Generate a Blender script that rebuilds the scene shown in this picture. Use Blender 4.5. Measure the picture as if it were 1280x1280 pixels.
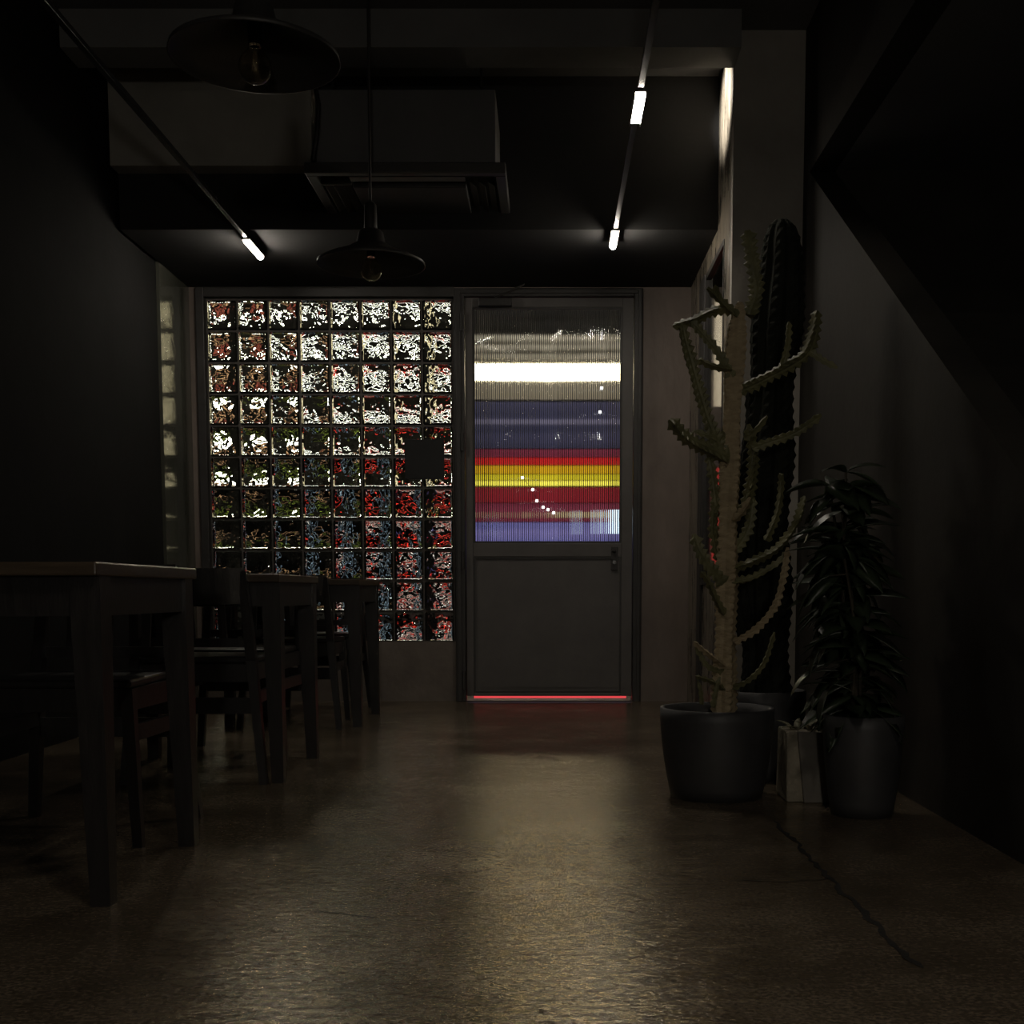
import bpy, bmesh, math, random
from mathutils import Vector, Matrix, noise as mnoise

for o in list(bpy.data.objects):
    bpy.data.objects.remove(o, do_unlink=True)
sc = bpy.context.scene
C = sc.collection
R = math.radians
random.seed(7)

# ------------------------------------------------------------------ camera
F_PX, H, TH = 1500.0, 0.70, R(5.0)
VPX, VPY = 688.0, 740.0
CY = VPY + F_PX * math.tan(TH)
cam_d = bpy.data.cameras.new('camera')
cam_d.sensor_fit = 'HORIZONTAL'
cam_d.sensor_width = 36.0
cam_d.lens = 36.0 * F_PX / 1280.0
cam_d.shift_x = (640 - VPX) / 1280.0
cam_d.shift_y = (CY - 640) / 1280.0
cam_d.clip_start = 0.02
cam_d.clip_end = 200
cam = bpy.data.objects.new('camera', cam_d)
C.objects.link(cam)
cam.location = (0, 0, H)
cam.rotation_euler = (math.pi / 2 - TH, 0, 0)
sc.camera = cam

# ------------------------------------------------------------------ world, exposure
w = bpy.data.worlds.new('night')
sc.world = w
w.use_nodes = True
bg = w.node_tree.nodes['Background']
bg.inputs['Color'].default_value = (0.55, 0.6, 0.75, 1)
bg.inputs['Strength'].default_value = 0.004
sc.view_settings.view_transform = 'Standard'
sc.view_settings.look = 'None'
sc.view_settings.exposure = 0.0
sc.view_settings.gamma = 1.0
sc.view_settings.use_curve_mapping = False
cy = sc.cycles
cy.max_bounces = 14
cy.transmission_bounces = 14
cy.glossy_bounces = 5
cy.diffuse_bounces = 4
cy.caustics_reflective = False
cy.caustics_refractive = True
cy.sample_clamp_indirect = 20.0
cy.blur_glossy = 0.0
cy.use_denoising = True

LED_POWER = 150.0      # brightness of the track modules
SIGN = 1.0             # brightness of the signs in the street

# ------------------------------------------------------------------ where a photo pixel lies in the room
_FW = Vector((0, math.cos(TH), -math.sin(TH)))
_UP = Vector((0, math.sin(TH), math.cos(TH)))
def ray(px, py):
    return _FW + Vector((1, 0, 0)) * ((px - VPX) / F_PX) + _UP * ((CY - py) / F_PX)
def at(px, py, Y):
    d = ray(px, py); t = Y / d.y
    return Vector((d.x * t, Y, H + d.z * t))
def onz(px, py, Z):
    d = ray(px, py); t = (Z - H) / d.z
    return Vector((d.x * t, d.y * t, Z))
def onx(px, py, X):
    d = ray(px, py); t = X / d.x
    return Vector((X, d.y * t, H + d.z * t))

# ------------------------------------------------------------------ materials
MATS = {}
def principled(name, col, rough=0.6, metal=0.0, spec=0.5, coat=0.0):
    m = bpy.data.materials.new(name); m.use_nodes = True
    b = m.node_tree.nodes['Principled BSDF']
    b.inputs['Base Color'].default_value = (*col, 1)
    b.inputs['Roughness'].default_value = rough
    b.inputs['Metallic'].default_value = metal
    b.inputs['Specular IOR Level'].default_value = spec
    b.inputs['Coat Weight'].default_value = coat
    MATS[name] = m
    return m, m.node_tree.nodes, m.node_tree.links, b

def ramp(nodes, stops):
    r = nodes.new('ShaderNodeValToRGB')
    e = r.color_ramp.elements
    while len(e) < len(stops): e.new(0.5)
    for k, (p, c) in enumerate(stops):
        e[k].position = p; e[k].color = (*c, 1) if len(c) == 3 else c
    return r

def textured(name, c1, c2, scale=6.0, rough=(0.5, 0.7), bump=0.15, bscale=40.0, stretch=(1, 1, 1), metal=0.0, spec=0.5, dist=0.01, detail=6):
    m, N, L, b = principled(name, c1, rough[0], metal, spec)
    tc = N.new('ShaderNodeTexCoord')
    mp = N.new('ShaderNodeMapping'); mp.inputs['Scale'].default_value = stretch
    L.new(tc.outputs['Object'], mp.inputs['Vector'])
    n = N.new('ShaderNodeTexNoise'); n.inputs['Scale'].default_value = scale; n.inputs['Detail'].default_value = detail; n.inputs['Roughness'].default_value = 0.62
    L.new(mp.outputs[0], n.inputs['Vector'])
    r = ramp(N, [(0.32, c1), (0.68, c2)])
    L.new(n.outputs['Fac'], r.inputs['Fac']); L.new(r.outputs['Color'], b.inputs['Base Color'])
    mr = N.new('ShaderNodeMapRange'); mr.inputs['To Min'].default_value = rough[0]; mr.inputs['To Max'].default_value = rough[1]
    L.new(n.outputs['Fac'], mr.inputs['Value']); L.new(mr.outputs[0], b.inputs['Roughness'])
    n2 = N.new('ShaderNodeTexNoise'); n2.inputs['Scale'].default_value = bscale; n2.inputs['Detail'].default_value = 5
    L.new(mp.outputs[0], n2.inputs['Vector'])
    bp = N.new('ShaderNodeBump'); bp.inputs['Strength'].default_value = bump; bp.inputs['Distance'].default_value = dist
    L.new(n2.outputs['Fac'], bp.inputs['Height']); L.new(bp.outputs[0], b.inputs['Normal'])
    return m

def emitter(name, col, s):
    m = bpy.data.materials.new(name); m.use_nodes = True
    N = m.node_tree.nodes; L = m.node_tree.links
    N.remove(N['Principled BSDF'])
    e = N.new('ShaderNodeEmission'); e.inputs['Color'].default_value = (*col, 1); e.inputs['Strength'].default_value = s
    L.new(e.outputs[0], N['Material Output'].inputs['Surface'])
    MATS[name] = m
    return m

def lit_panel(name, c1, c2, s, scale=(1, 1, 1), nscale=2.0, lo=0.35, hi=0.65):
    """backlit sign face, printed in two colours with soft horizontal patches"""
    m = emitter(name, c1, s)
    N = m.node_tree.nodes; L = m.node_tree.links
    tc = N.new('ShaderNodeTexCoord'); mp = N.new('ShaderNodeMapping'); mp.inputs['Scale'].default_value = scale
    n = N.new('ShaderNodeTexNoise'); n.inputs['Scale'].default_value = nscale; n.inputs['Detail'].default_value = 3
    L.new(tc.outputs['Object'], mp.inputs['Vector']); L.new(mp.outputs[0], n.inputs['Vector'])
    r = ramp(N, [(lo, c1), (hi, c2)])
    L.new(n.outputs['Fac'], r.inputs['Fac'])
    e = [x for x in N if x.type == 'EMISSION'][0]
    L.new(r.outputs['Color'], e.inputs['Color'])
    return m

# floor: trowelled concrete, polished, uneven
def make_floor_mat():
    m, N, L, b = principled('floor_concrete', (0.1, 0.085, 0.07), 0.3, 0, 1.0)
    b.inputs['Specular Tint'].default_value = (1.0, 0.80, 0.48, 1)
    b.inputs['IOR'].default_value = 2.2
    tc = N.new('ShaderNodeTexCoord')
    n1 = N.new('ShaderNodeTexNoise'); n1.inputs['Scale'].default_value = 2.2; n1.inputs['Detail'].default_value = 8; n1.inputs['Roughness'].default_value = 0.65
    L.new(tc.outputs['Object'], n1.inputs['Vector'])
    r = ramp(N, [(0.3, (0.07, 0.054, 0.038)), (0.5, (0.13, 0.102, 0.072)), (0.72, (0.22, 0.178, 0.13))])
    ng = N.new('ShaderNodeTexNoise'); ng.inputs['Scale'].default_value = 110.0; ng.inputs['Detail'].default_value = 3
    L.new(tc.outputs['Object'], ng.inputs['Vector'])
    rg = ramp(N, [(0.35, (0.45, 0.45, 0.45)), (0.65, (1.35, 1.35, 1.35))])
    L.new(ng.outputs['Fac'], rg.inputs['Fac'])
    mx = N.new('ShaderNodeMix'); mx.data_type = 'RGBA'; mx.blend_type = 'MULTIPLY'; mx.inputs['Factor'].default_value = 1.0
    L.new(n1.outputs['Fac'], r.inputs['Fac']); L.new(r.outputs['Color'], mx.inputs['A']); L.new(rg.outputs['Color'], mx.inputs['B'])
    L.new(mx.outputs['Result'], b.inputs['Base Color'])
    mp = N.new('ShaderNodeMapping'); mp.inputs['Scale'].default_value = (1.0, 1.7, 1)
    L.new(tc.outputs['Object'], mp.inputs['Vector'])
    n2 = N.new('ShaderNodeTexNoise'); n2.inputs['Scale'].default_value = 9.0; n2.inputs['Detail'].default_value = 5; n2.inputs['Roughness'].default_value = 0.6; n2.inputs['Distortion'].default_value = 0.6
    L.new(mp.outputs[0], n2.inputs['Vector'])
    n3 = N.new('ShaderNodeTexNoise'); n3.inputs['Scale'].default_value = 70.0; n3.inputs['Detail'].default_value = 4
    L.new(mp.outputs[0], n3.inputs['Vector'])
    b1 = N.new('ShaderNodeBump'); b1.inputs['Strength'].default_value = 1.0; b1.inputs['Distance'].default_value = 0.0020
    L.new(n2.outputs['Fac'], b1.inputs['Height'])
    b2 = N.new('ShaderNodeBump'); b2.inputs['Strength'].default_value = 1.0; b2.inputs['Distance'].default_value = 0.0016
    L.new(n3.outputs['Fac'], b2.inputs['Height']); L.new(b1.outputs[0], b2.inputs['Normal'])
    L.new(b2.outputs[0], b.inputs['Normal'])
    mr = N.new('ShaderNodeMapRange'); mr.inputs['From Min'].default_value = 0.3; mr.inputs['From Max'].default_value = 0.7
    mr.inputs['To Min'].default_value = 0.12; mr.inputs['To Max'].default_value = 0.26
    L.new(n2.outputs['Fac'], mr.inputs['Value']); L.new(mr.outputs[0], b.inputs['Roughness'])
    mp2 = N.new('ShaderNodeMapping'); mp2.inputs['Scale'].default_value = (0.7, 1.5, 1)
    L.new(tc.outputs['Object'], mp2.inputs['Vector'])
    n4 = N.new('ShaderNodeTexNoise'); n4.inputs['Scale'].default_value = 38.0; n4.inputs['Detail'].default_value = 5; n4.inputs['Roughness'].default_value = 0.7
    L.new(mp2.outputs[0], n4.inputs['Vector'])
    ms = N.new('ShaderNodeMapRange'); ms.inputs['From Min'].default_value = 0.45; ms.inputs['From Max'].default_value = 0.56
    ms.inputs['To Min'].default_value = 0.08; ms.inputs['To Max'].default_value = 1.0       # worn and sealed patches
    L.new(n4.outputs['Fac'], ms.inputs['Value']); L.new(ms.outputs[0], b.inputs['Specular IOR Level'])
make_floor_mat()

def make_block_glass():
    m = bpy.data.materials.new('block_glass'); m.use_nodes = True
    N = m.node_tree.nodes; L = m.node_tree.links
    N.remove(N['Principled BSDF'])
    g = N.new('ShaderNodeBsdfGlass'); g.inputs['IOR'].default_value = 1.5; g.inputs['Roughness'].default_value = 0.0
    g.inputs['Color'].default_value = (0.93, 0.96, 0.93, 1)
    tc = N.new('ShaderNodeTexCoord'); oi = N.new('ShaderNodeObjectInfo')
    mu = N.new('ShaderNodeMath'); mu.operation = 'MULTIPLY'; mu.inputs[1].default_value = 57.0
    L.new(oi.outputs['Random'], mu.inputs[0])
    ad = N.new('ShaderNodeVectorMath'); ad.operation = 'ADD'
    L.new(tc.outputs['Object'], ad.inputs[0]); L.new(mu.outputs[0], ad.inputs[1])
    n = N.new('ShaderNodeTexNoise'); n.inputs['Scale'].default_value = 26.0; n.inputs['Detail'].default_value = 0.6; n.inputs['Distortion'].default_value = 0.4
    L.new(ad.outputs[0], n.inputs['Vector'])
    bp = N.new('ShaderNodeBump'); bp.inputs['Strength'].default_value = 1.0; bp.inputs['Distance'].default_value = 0.006
    L.new(n.outputs['Fac'], bp.inputs['Height']); L.new(bp.outputs[0], g.inputs['Normal'])
    L.new(g.outputs[0], N['Material Output'].inputs['Surface'])
    MATS['block_glass'] = m
make_block_glass()

def glass(name, col, rough=0.0, ior=1.5):
    m = bpy.data.materials.new(name); m.use_nodes = True
    N = m.node_tree.nodes; L = m.node_tree.links
    N.remove(N['Principled BSDF'])
    g = N.new('ShaderNodeBsdfGlass'); g.inputs['IOR'].default_value = ior; g.inputs['Roughness'].default_value = rough
    g.inputs['Color'].default_value = (*col, 1)
    L.new(g.outputs[0], N['Material Output'].inputs['Surface'])
    MATS[name] = m
glass('reeded_glass', (0.95, 0.96, 0.96), 0.04)
glass('streaky_glass', (0.95, 0.95, 0.94), 0.02)
glass('bulb_glass', (0.97, 0.95, 0.9), 0.0)

textured('wall_concrete', (0.12, 0.1, 0.085), (0.21, 0.178, 0.15), 3.0, (0.45, 0.7), 0.25, 25)
textured('pier_concrete', (0.13, 0.103, 0.088), (0.24, 0.195, 0.168), 2.5, (0.4, 0.65), 0.25, 25, (1, 1, 0.5))
textured('column_plaster', (0.25, 0.232, 0.205), (0.38, 0.355, 0.312), 2.0, (0.5, 0.7), 0.2, 20)
textured('glossy_plaster', (0.025, 0.021, 0.017), (0.30, 0.26, 0.20), 11.0, (0.18, 0.4), 0.8, 18, (1, 1, 0.3), dist=0.02)
textured('left_plaster', (0.05, 0.052, 0.042), (0.09, 0.092, 0.075), 3.0, (0.06, 0.16), 0.25, 12, spec=0.9)
textured('black_paint', (0.010, 0.010, 0.010), (0.016, 0.016, 0.016), 2.0, (0.85, 0.95), 0.1, 30, spec=0.1)
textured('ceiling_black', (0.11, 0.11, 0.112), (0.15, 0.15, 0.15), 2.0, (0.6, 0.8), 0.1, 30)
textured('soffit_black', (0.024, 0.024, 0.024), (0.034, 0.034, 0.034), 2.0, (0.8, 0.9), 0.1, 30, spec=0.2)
textured('wall_right_plaster', (0.024, 0.022, 0.019), (0.04, 0.037, 0.032), 2.0, (0.6, 0.8), 0.2, 20, spec=0.12)
textured('lit_plaster', (0.26, 0.25, 0.22), (0.38, 0.36, 0.32), 2.0, (0.6, 0.8), 0.2, 20)
textured('bulkhead_grey', (0.15, 0.15, 0.15), (0.21, 0.21, 0.205), 2.0, (0.6, 0.8), 0.1, 30)
textured('steel_black', (0.026, 0.025, 0.024), (0.042, 0.04, 0.038), 5.0, (0.4, 0.55), 0.05, 60)
textured('door_steel', (0.08, 0.074, 0.071), (0.115, 0.107, 0.102), 4.0, (0.42, 0.55), 0.05, 60)
textured('mortar', (0.06, 0.056, 0.05), (0.11, 0.10, 0.09), 30.0, (0.6, 0.8), 0.3, 90)
textured('lacquer', (0.014, 0.013, 0.013), (0.024, 0.022, 0.021), 12.0, (0.28, 0.4), 0.06, 50, (4, 4, 0.6))
textured('table_wood', (0.05, 0.037, 0.025), (0.09, 0.065, 0.042), 8.0, (0.25, 0.38), 0.06, 40, (0.6, 6, 6))
textured('pot_black', (0.04, 0.04, 0.042), (0.058, 0.058, 0.06), 9.0, (0.45, 0.6), 0.08, 80)
textured('planter_concrete', (0.22, 0.195, 0.145), (0.4, 0.355, 0.27), 14.0, (0.7, 0.9), 0.6, 45, dist=0.02)
textured('soil', (0.02, 0.015, 0.011), (0.05, 0.038, 0.026), 60.0, (0.8, 0.95), 1.0, 90, dist=0.02)
textured('cactus_green', (0.11, 0.11, 0.055), (0.2, 0.19, 0.09), 18.0, (0.45, 0.65), 0.3, 60)
textured('cactus_bark', (0.3, 0.235, 0.14), (0.46, 0.37, 0.23), 22.0, (0.6, 0.8), 0.6, 70, (1, 1, 2.5))
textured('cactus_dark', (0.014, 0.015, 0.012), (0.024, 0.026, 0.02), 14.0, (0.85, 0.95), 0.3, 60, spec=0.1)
textured('leaf_dark', (0.022, 0.034, 0.018), (0.042, 0.06, 0.03), 10.0, (0.3, 0.45), 0.15, 40)
textured('leaf_pale', (0.20, 0.19, 0.13), (0.32, 0.30, 0.2), 20.0, (0.5, 0.7), 0.2, 50)
textured('stem_brown', (0.03, 0.024, 0.016), (0.06, 0.05, 0.03), 30.0, (0.7, 0.85), 0.5, 80)
textured('ac_plastic', (0.045, 0.043, 0.04), (0.06, 0.057, 0.052), 5.0, (0.4, 0.5), 0.03, 60)
textured('ac_louvre', (0.085, 0.08, 0.07), (0.11, 0.10, 0.088), 5.0, (0.35, 0.45), 0.03, 60)
textured('rail_metal', (0.05, 0.05, 0.05), (0.08, 0.08, 0.08), 20.0, (0.22, 0.3), 0.03, 90, metal=0.8)
textured('chrome', (0.5, 0.5, 0.5), (0.6, 0.6, 0.6), 20.0, (0.15, 0.25), 0.02, 90, metal=1.0)
textured('crack_dirt', (0.008, 0.007, 0.006), (0.014, 0.012, 0.01), 50.0, (0.9, 0.95), 0.5, 90)
textured('asphalt', (0.03, 0.03, 0.032), (0.055, 0.053, 0.05), 20.0, (0.5, 0.7), 0.4, 60)
textured('street_wall', (0.025, 0.022, 0.02), (0.05, 0.045, 0.04), 3.0, (0.7, 0.85), 0.2, 20)
textured('foliage', (0.03, 0.05, 0.015), (0.07, 0.10, 0.03), 20.0, (0.5, 0.6), 0.2, 40)
textured('shop_brick', (0.22, 0.07, 0.04), (0.32, 0.11, 0.06), 16.0, (0.7, 0.8), 0.3, 60)
emitter('led_white', (1.0, 0.90, 0.76), LED_POWER)
emitter('tiny_light', (1, 1, 1), 4.0)
M = MATS

# ------------------------------------------------------------------ mesh tools
class MB:
    def __init__(s): s.v = []; s.f = []
    def box(s, a, b):
        x0, x1 = sorted((a[0], b[0])); y0, y1 = sorted((a[1], b[1])); z0, z1 = sorted((a[2], b[2]))
        k = len(s.v)
        s.v += [(x0, y0, z0), (x1, y0, z0), (x1, y1, z0), (x0, y1, z0), (x0, y0, z1), (x1, y0, z1), (x1, y1, z1), (x0, y1, z1)]
        s.f += [tuple(k + i for i in q) for q in ((0, 3, 2, 1), (4, 5, 6, 7), (0, 1, 5, 4), (1, 2, 6, 5), (2, 3, 7, 6), (3, 0, 4, 7))]
        return s
    def hexa(s, lo, hi):
        """lo, hi: four corners each, counter-clockwise from above"""
        k = len(s.v); s.v += [tuple(p) for p in lo] + [tuple(p) for p in hi]
        s.f += [tuple(k + i for i in q) for q in ((0, 3, 2, 1), (4, 5, 6, 7), (0, 1, 5, 4), (1, 2, 6, 5), (2, 3, 7, 6), (3, 0, 4, 7))]
        return s
    def prism(s, poly, axis, a, b):
        """poly: 2d points; extruded along axis from a to b"""
        def p3(p, t):
            return {'x': (t, p[0], p[1]), 'y': (p[0], t, p[1]), 'z': (p[0], p[1], t)}[axis]
        k = len(s.v); n = len(poly)
        s.v += [p3(p, a) for p in poly] + [p3(p, b) for p in poly]
        s.f.append(tuple(range(k + n - 1, k - 1, -1))); s.f.append(tuple(range(k + n, k + 2 * n)))
        for i in range(n):
            j = (i + 1) % n
            s.f.append((k + i, k + j, k + n + j, k + n + i))
        return s
    def tube(s, pts, rad, seg=8, cap=True):
        pts = [Vector(p) for p in pts]
        n = len(pts)
        rr = rad if isinstance(rad, (list, tuple)) else [rad] * n
        rings = []
        up = Vector((0, 0, 1))
        prev = None
        for i, p in enumerate(pts):
            t = (pts[min(i + 1, n - 1)] - pts[max(i - 1, 0)]).normalized()
            if prev is None:
                a = t.cross(up)
                if a.length < 0.05: a = t.cross(Vector((0, 1, 0)))
            else:
                a = prev - t * prev.dot(t)
            a.normalize(); prev = a
            b = t.cross(a)
            k = len(s.v)
            for q in range(seg):
                an = 2 * math.pi * q / seg
                s.v.append(tuple(p + (a * math.cos(an) + b * math.sin(an)) * rr[i]))
            rings.append(k)
        for i in range(n - 1):
            for q in range(seg):
                q2 = (q + 1) % seg
                s.f.append((rings[i] + q, rings[i] + q2, rings[i + 1] + q2, rings[i + 1] + q))
        if cap:
            s.f.append(tuple(rings[0] + q for q in range(seg - 1, -1, -1)))
            s.f.append(tuple(rings[-1] + q for q in range(seg)))
        return s
    def lathe(s, prof, c=(0, 0, 0), seg=32, close=False):
        """prof: list of (radius, z)"""
        k = len(s.v); n = len(prof)
        for (r, z) in prof:
            for q in range(seg):
                an = 2 * math.pi * q / seg
                s.v.append((c[0] + r * math.cos(an), c[1] + r * math.sin(an), c[2] + z))
        for i in range(n - 1 if not close else n):
            i2 = (i + 1) % n
            for q in range(seg):
                q2 = (q + 1) % seg
                s.f.append((k + i * seg + q, k + i * seg + q2, k + i2 * seg + q2, k + i2 * seg + q))
        if not close:
            s.f.append(tuple(k + q for q in range(seg - 1, -1, -1)))
            s.f.append(tuple(k + (n - 1) * seg + q for q in range(seg)))
        return s
    def mesh(s, name, off=(0, 0, 0), smooth=False):
        me = bpy.data.meshes.new(name)
        o = Vector(off)
        me.from_pydata([tuple(Vector(v) - o) for v in s.v], [], s.f)
        bm = bmesh.new(); bm.from_mesh(me)
        bmesh.ops.recalc_face_normals(bm, faces=bm.faces)
        bm.to_mesh(me); bm.free()
        if smooth:
            for p in me.polygons: p.use_smooth = True
        return me
    def build(s, name, mat, parent=None, bevel=0.0, smooth=False, loc=None):
        """world coordinates in; the object's origin is its parent's (or loc)"""
        off = (0, 0, 0)
        if parent is not None:
            q = parent; off = Vector((0, 0, 0))
            while q is not None:
                off = off + Vector(q.location); q = q.parent
        elif loc is not None:
            off = loc
        me = s.mesh(name, off, smooth)
        return link(name, me, mat, parent, None if parent is not None else loc, bevel)

def link(name, me, mat, parent=None, loc=None, bevel=0.0):
    if mat is not None and not me.materials:
        me.materials.append(M[mat] if isinstance(mat, str) else mat)
    o = bpy.data.objects.new(name, me); C.objects.link(o)
    if parent is not None: o.parent = parent
    if loc is not None: o.location = loc
    if bevel:
        md = o.modifiers.new('bevel', 'BEVEL'); md.width = bevel; md.segments = 2; md.limit_method = 'ANGLE'
    return o

def tag(o, label=None, cat=None, group=None, kind=None):
    if label: o['label'] = label
    if cat: o['category'] = cat
    if group: o['group'] = group
    if kind: o['kind'] = kind
    return o

def empty(name, loc, label=None, cat=None, group=None, kind=None):
    o = bpy.data.objects.new(name, None); C.objects.link(o)
    o.location = loc; o.empty_display_size = 0.1
    return tag(o, label, cat, group, kind)

def copy_tree(o, parent=None):
    c = o.copy(); C.objects.link(c); c.parent = parent
    for ch in list(o.children): copy_tree(ch, c)
    return c

# ------------------------------------------------------------------ room constants
D = 7.69                        # distance of the back wall
XL, XC, XR = -2.26, 0.88, 1.22  # left wall, column side, right wall
YC = 5.98                       # column face
ZS, ZC = at(640, 359, D).z, 3.37   # soffit over the entrance, ceiling
YB = onz(640, 287, ZS).y           # bulkhead face

# ------------------------------------------------------------------ floor
fl = MB().box((-3.2, -3.2, -0.12), (2.6, D + 0.02, 0.0)).build('floor', 'floor_concrete')
tag(fl, 'dark polished concrete floor with streaky reflections of the door', 'floor', kind='structure')

def crack(pts, wdt):
    m = MB()
    P = []
    for a, b in zip(pts[:-1], pts[1:]):
        a, b = Vector(a), Vector(b)
        n = max(2, int((b - a).length / 0.03))
        for i in range(n): P.append(a.lerp(b, i / n))
    P.append(Vector(pts[-1]))
    for i, p in enumerate(P):
        t = (P[min(i + 1, len(P) - 1)] - P[max(i - 1, 0)]).normalized(); s = Vector((-t.y, t.x, 0))
        j = random.uniform(-0.4, 0.4) * wdt
        ww = wdt * random.uniform(0.3, 1.0) * (0.25 if i in (0, len(P) - 1) else 1)
        for q in (-1, 1):
            v = p + s * (j + q * ww / 2); m.v.append((v.x, v.y, 0.0012))
    for i in range(len(P) - 1): m.f.append((2 * i, 2 * i + 1, 2 * i + 3, 2 * i + 2))
    return m.build('floor_crack', 'crack_dirt', fl)
crack([onz(968, 1026, 0), onz(990, 1048, 0), onz(1025, 1086, 0), onz(1060, 1122, 0), onz(1150, 1210, 0)], 0.02)
crack([onz(920, 1100, 0), onz(975, 1103, 0), onz(1050, 1098, 0)], 0.007)
crack([onz(372, 1138, 0), onz(440, 1144, 0), onz(490, 1150, 0)], 0.006)

# ------------------------------------------------------------------ walls
# photo measures of the back wall
blkL, blkR = at(261, 560, D).x, at(566, 560, D).x
blkB, blkT = at(420, 802, D).z, at(420, 373, D).z
NC, NR = 8, 11
dfL, dfR = at(569, 600, D).x, at(802, 600, D).x      # door frame, outer
dfT = at(690, 361.5, D).z
wb = MB()
wb.box((XL - 0.15, D, 0), (blkL - 0.055, D + 0.16, ZS + 0.05))
wb.box((dfR, D, 0), (XC + 0.15, D + 0.16, ZS + 0.05)).box((dfL, D, dfT), (dfR, D + 0.16, ZS + 0.05))
wbo = wb.build('wall_back', 'pier_concrete')
tag(wbo, 'brown concrete wall around the glass blocks and door', 'wall', kind='structure')
wp = MB().box((blkL - 0.055, D, 0), (dfL, D + 0.16, blkB)).build('wall_back_plinth', 'wall_concrete')
tag(wp, 'low concrete wall under the glass blocks', 'wall', kind='structure')

YW = 7.12
tag(MB().box((XL - 0.15, YW, 0), (XL, D, ZC)).build('wall_left', 'left_plaster'),
    'polished dark plaster wall at the left of the glass blocks', 'wall', kind='structure')
tag(MB().box((XL - 0.15, -3.2, 0), (XL - 0.02, YW, ZC)).build('wall_left_rear', 'black_paint'),
    'matt black wall along the tables on the left', 'wall', kind='structure')
tag(MB().box((-3.2, -3.3, 0), (2.6, -3.2, ZC)).build('wall_rear', 'wall_concrete'),
    'dark concrete wall behind the viewer', 'wall', kind='structure')

# right wall with the triangular stair opening
yA, zA = onx(1012, 215, XR).y, onx(1012, 215, XR).z
pB = onx(1056, 278, XR)
sl = (zA - pB.z) / (yA - pB.y)
y0 = yA - (zA - 0.25) / sl
wr = MB()
wr.prism([(YC, 0), (YC, zA), (yA, zA), (y0, 0.25), (y0, 0.0)], 'x', XR, XR + 0.12)
wr.prism([(YC, zA), (YC, ZC), (-3.2, ZC), (-3.2, zA)], 'x', XR, XR + 0.12)
wr.prism([(y0 - 0.6, 0), (y0 - 0.6, zA), (-3.2, zA), (-3.2, 0)], 'x', XR, XR + 0.12)
tag(wr.build('wall_right', 'wall_right_plaster'), 'grey plaster wall with a triangular stair opening', 'wall', kind='structure')
ws = MB().box((XR + 0.12, yA - 0.02, 0), (2.55, yA + 0.1, zA)).box((2.45, -3.2, 0), (2.55, yA, zA))
tag(ws.build('wall_stairwell', 'wall_right_plaster'), 'dim wall inside the stairwell opening', 'wall', kind='structure')
tag(MB().box((XR + 0.121, -3.2, zA), (2.55, yA + 0.1, zA + 0.1)).build('ceiling_stairwell', 'ceiling_black'),
    'black ceiling of the stairwell', 'ceiling', kind='structure')
st = empty('staircase', (1.9, y0, 0), 'dark staircase behind the sloping wall on the right', 'staircase', kind='structure')
ns = 12
for i in range(ns):
    ya = y0 + 0.1 + (yA - y0 - 0.15) * i / ns; yb = y0 + 0.1 + (yA - y0 - 0.15) * (i + 1) / ns
    MB().box((XR + 0.125, ya, 0.0), (2.44, yb, 0.17 * (i + 1))).build('step', 'wall_right_plaster', st)

# column and the side wall of the entrance, with its slot window
win0, win1 = onx(904, 450, XC).y, onx(879, 620, XC).y     # near and far jamb
wz0, wz1 = 0.74, ZS - 0.12
cf = MB().box((XC, YC, 0), (XR + 0.12, YC + 0.06, ZC)).build('wall_column', 'column_plaster')
tag(cf, 'tall grey column face behind the cactus', 'wall', kind='structure')
wsd = MB()
wsd.box((XC, YC + 0.06, 0), (XC + 0.03, win0, ZC)).box((XC, win1, 0), (XC + 0.03, D, ZC))
wsd.box((XC, win0, 0), (XC + 0.03, win1, wz0)).box((XC, win0, wz1), (XC + 0.03, win1, ZC))
tag(wsd.build('wall_side', 'glossy_plaster'), 'glossy trowelled plaster wall beside the door', 'wall', kind='structure')

# ceiling, bulkhead, beam
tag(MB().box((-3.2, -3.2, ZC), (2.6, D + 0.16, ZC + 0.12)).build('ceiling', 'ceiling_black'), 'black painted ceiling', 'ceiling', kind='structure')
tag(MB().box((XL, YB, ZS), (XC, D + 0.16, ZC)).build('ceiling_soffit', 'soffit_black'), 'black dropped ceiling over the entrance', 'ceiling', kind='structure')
bm_ = onz(640, 85, 3.2)
tag(MB().box((XL, bm_.y - 0.22, 3.2), (XC, bm_.y, ZC)).build('trim_1', 'bulkhead_grey'), 'dark beam crossing the ceiling', 'trim', kind='structure')

q0 = at(390, 207, YB - 0.12)  # box and its paler tone put in for the lit bulkhead face
tag(MB().box((XL, YB - 0.12, q0.z), (q0.x, YB - 0.001, ZC)).build('trim_3', 'lit_plaster'), 'box in paler plaster standing for the lit bulkhead at the upper left', 'trim', kind='structure')

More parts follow.
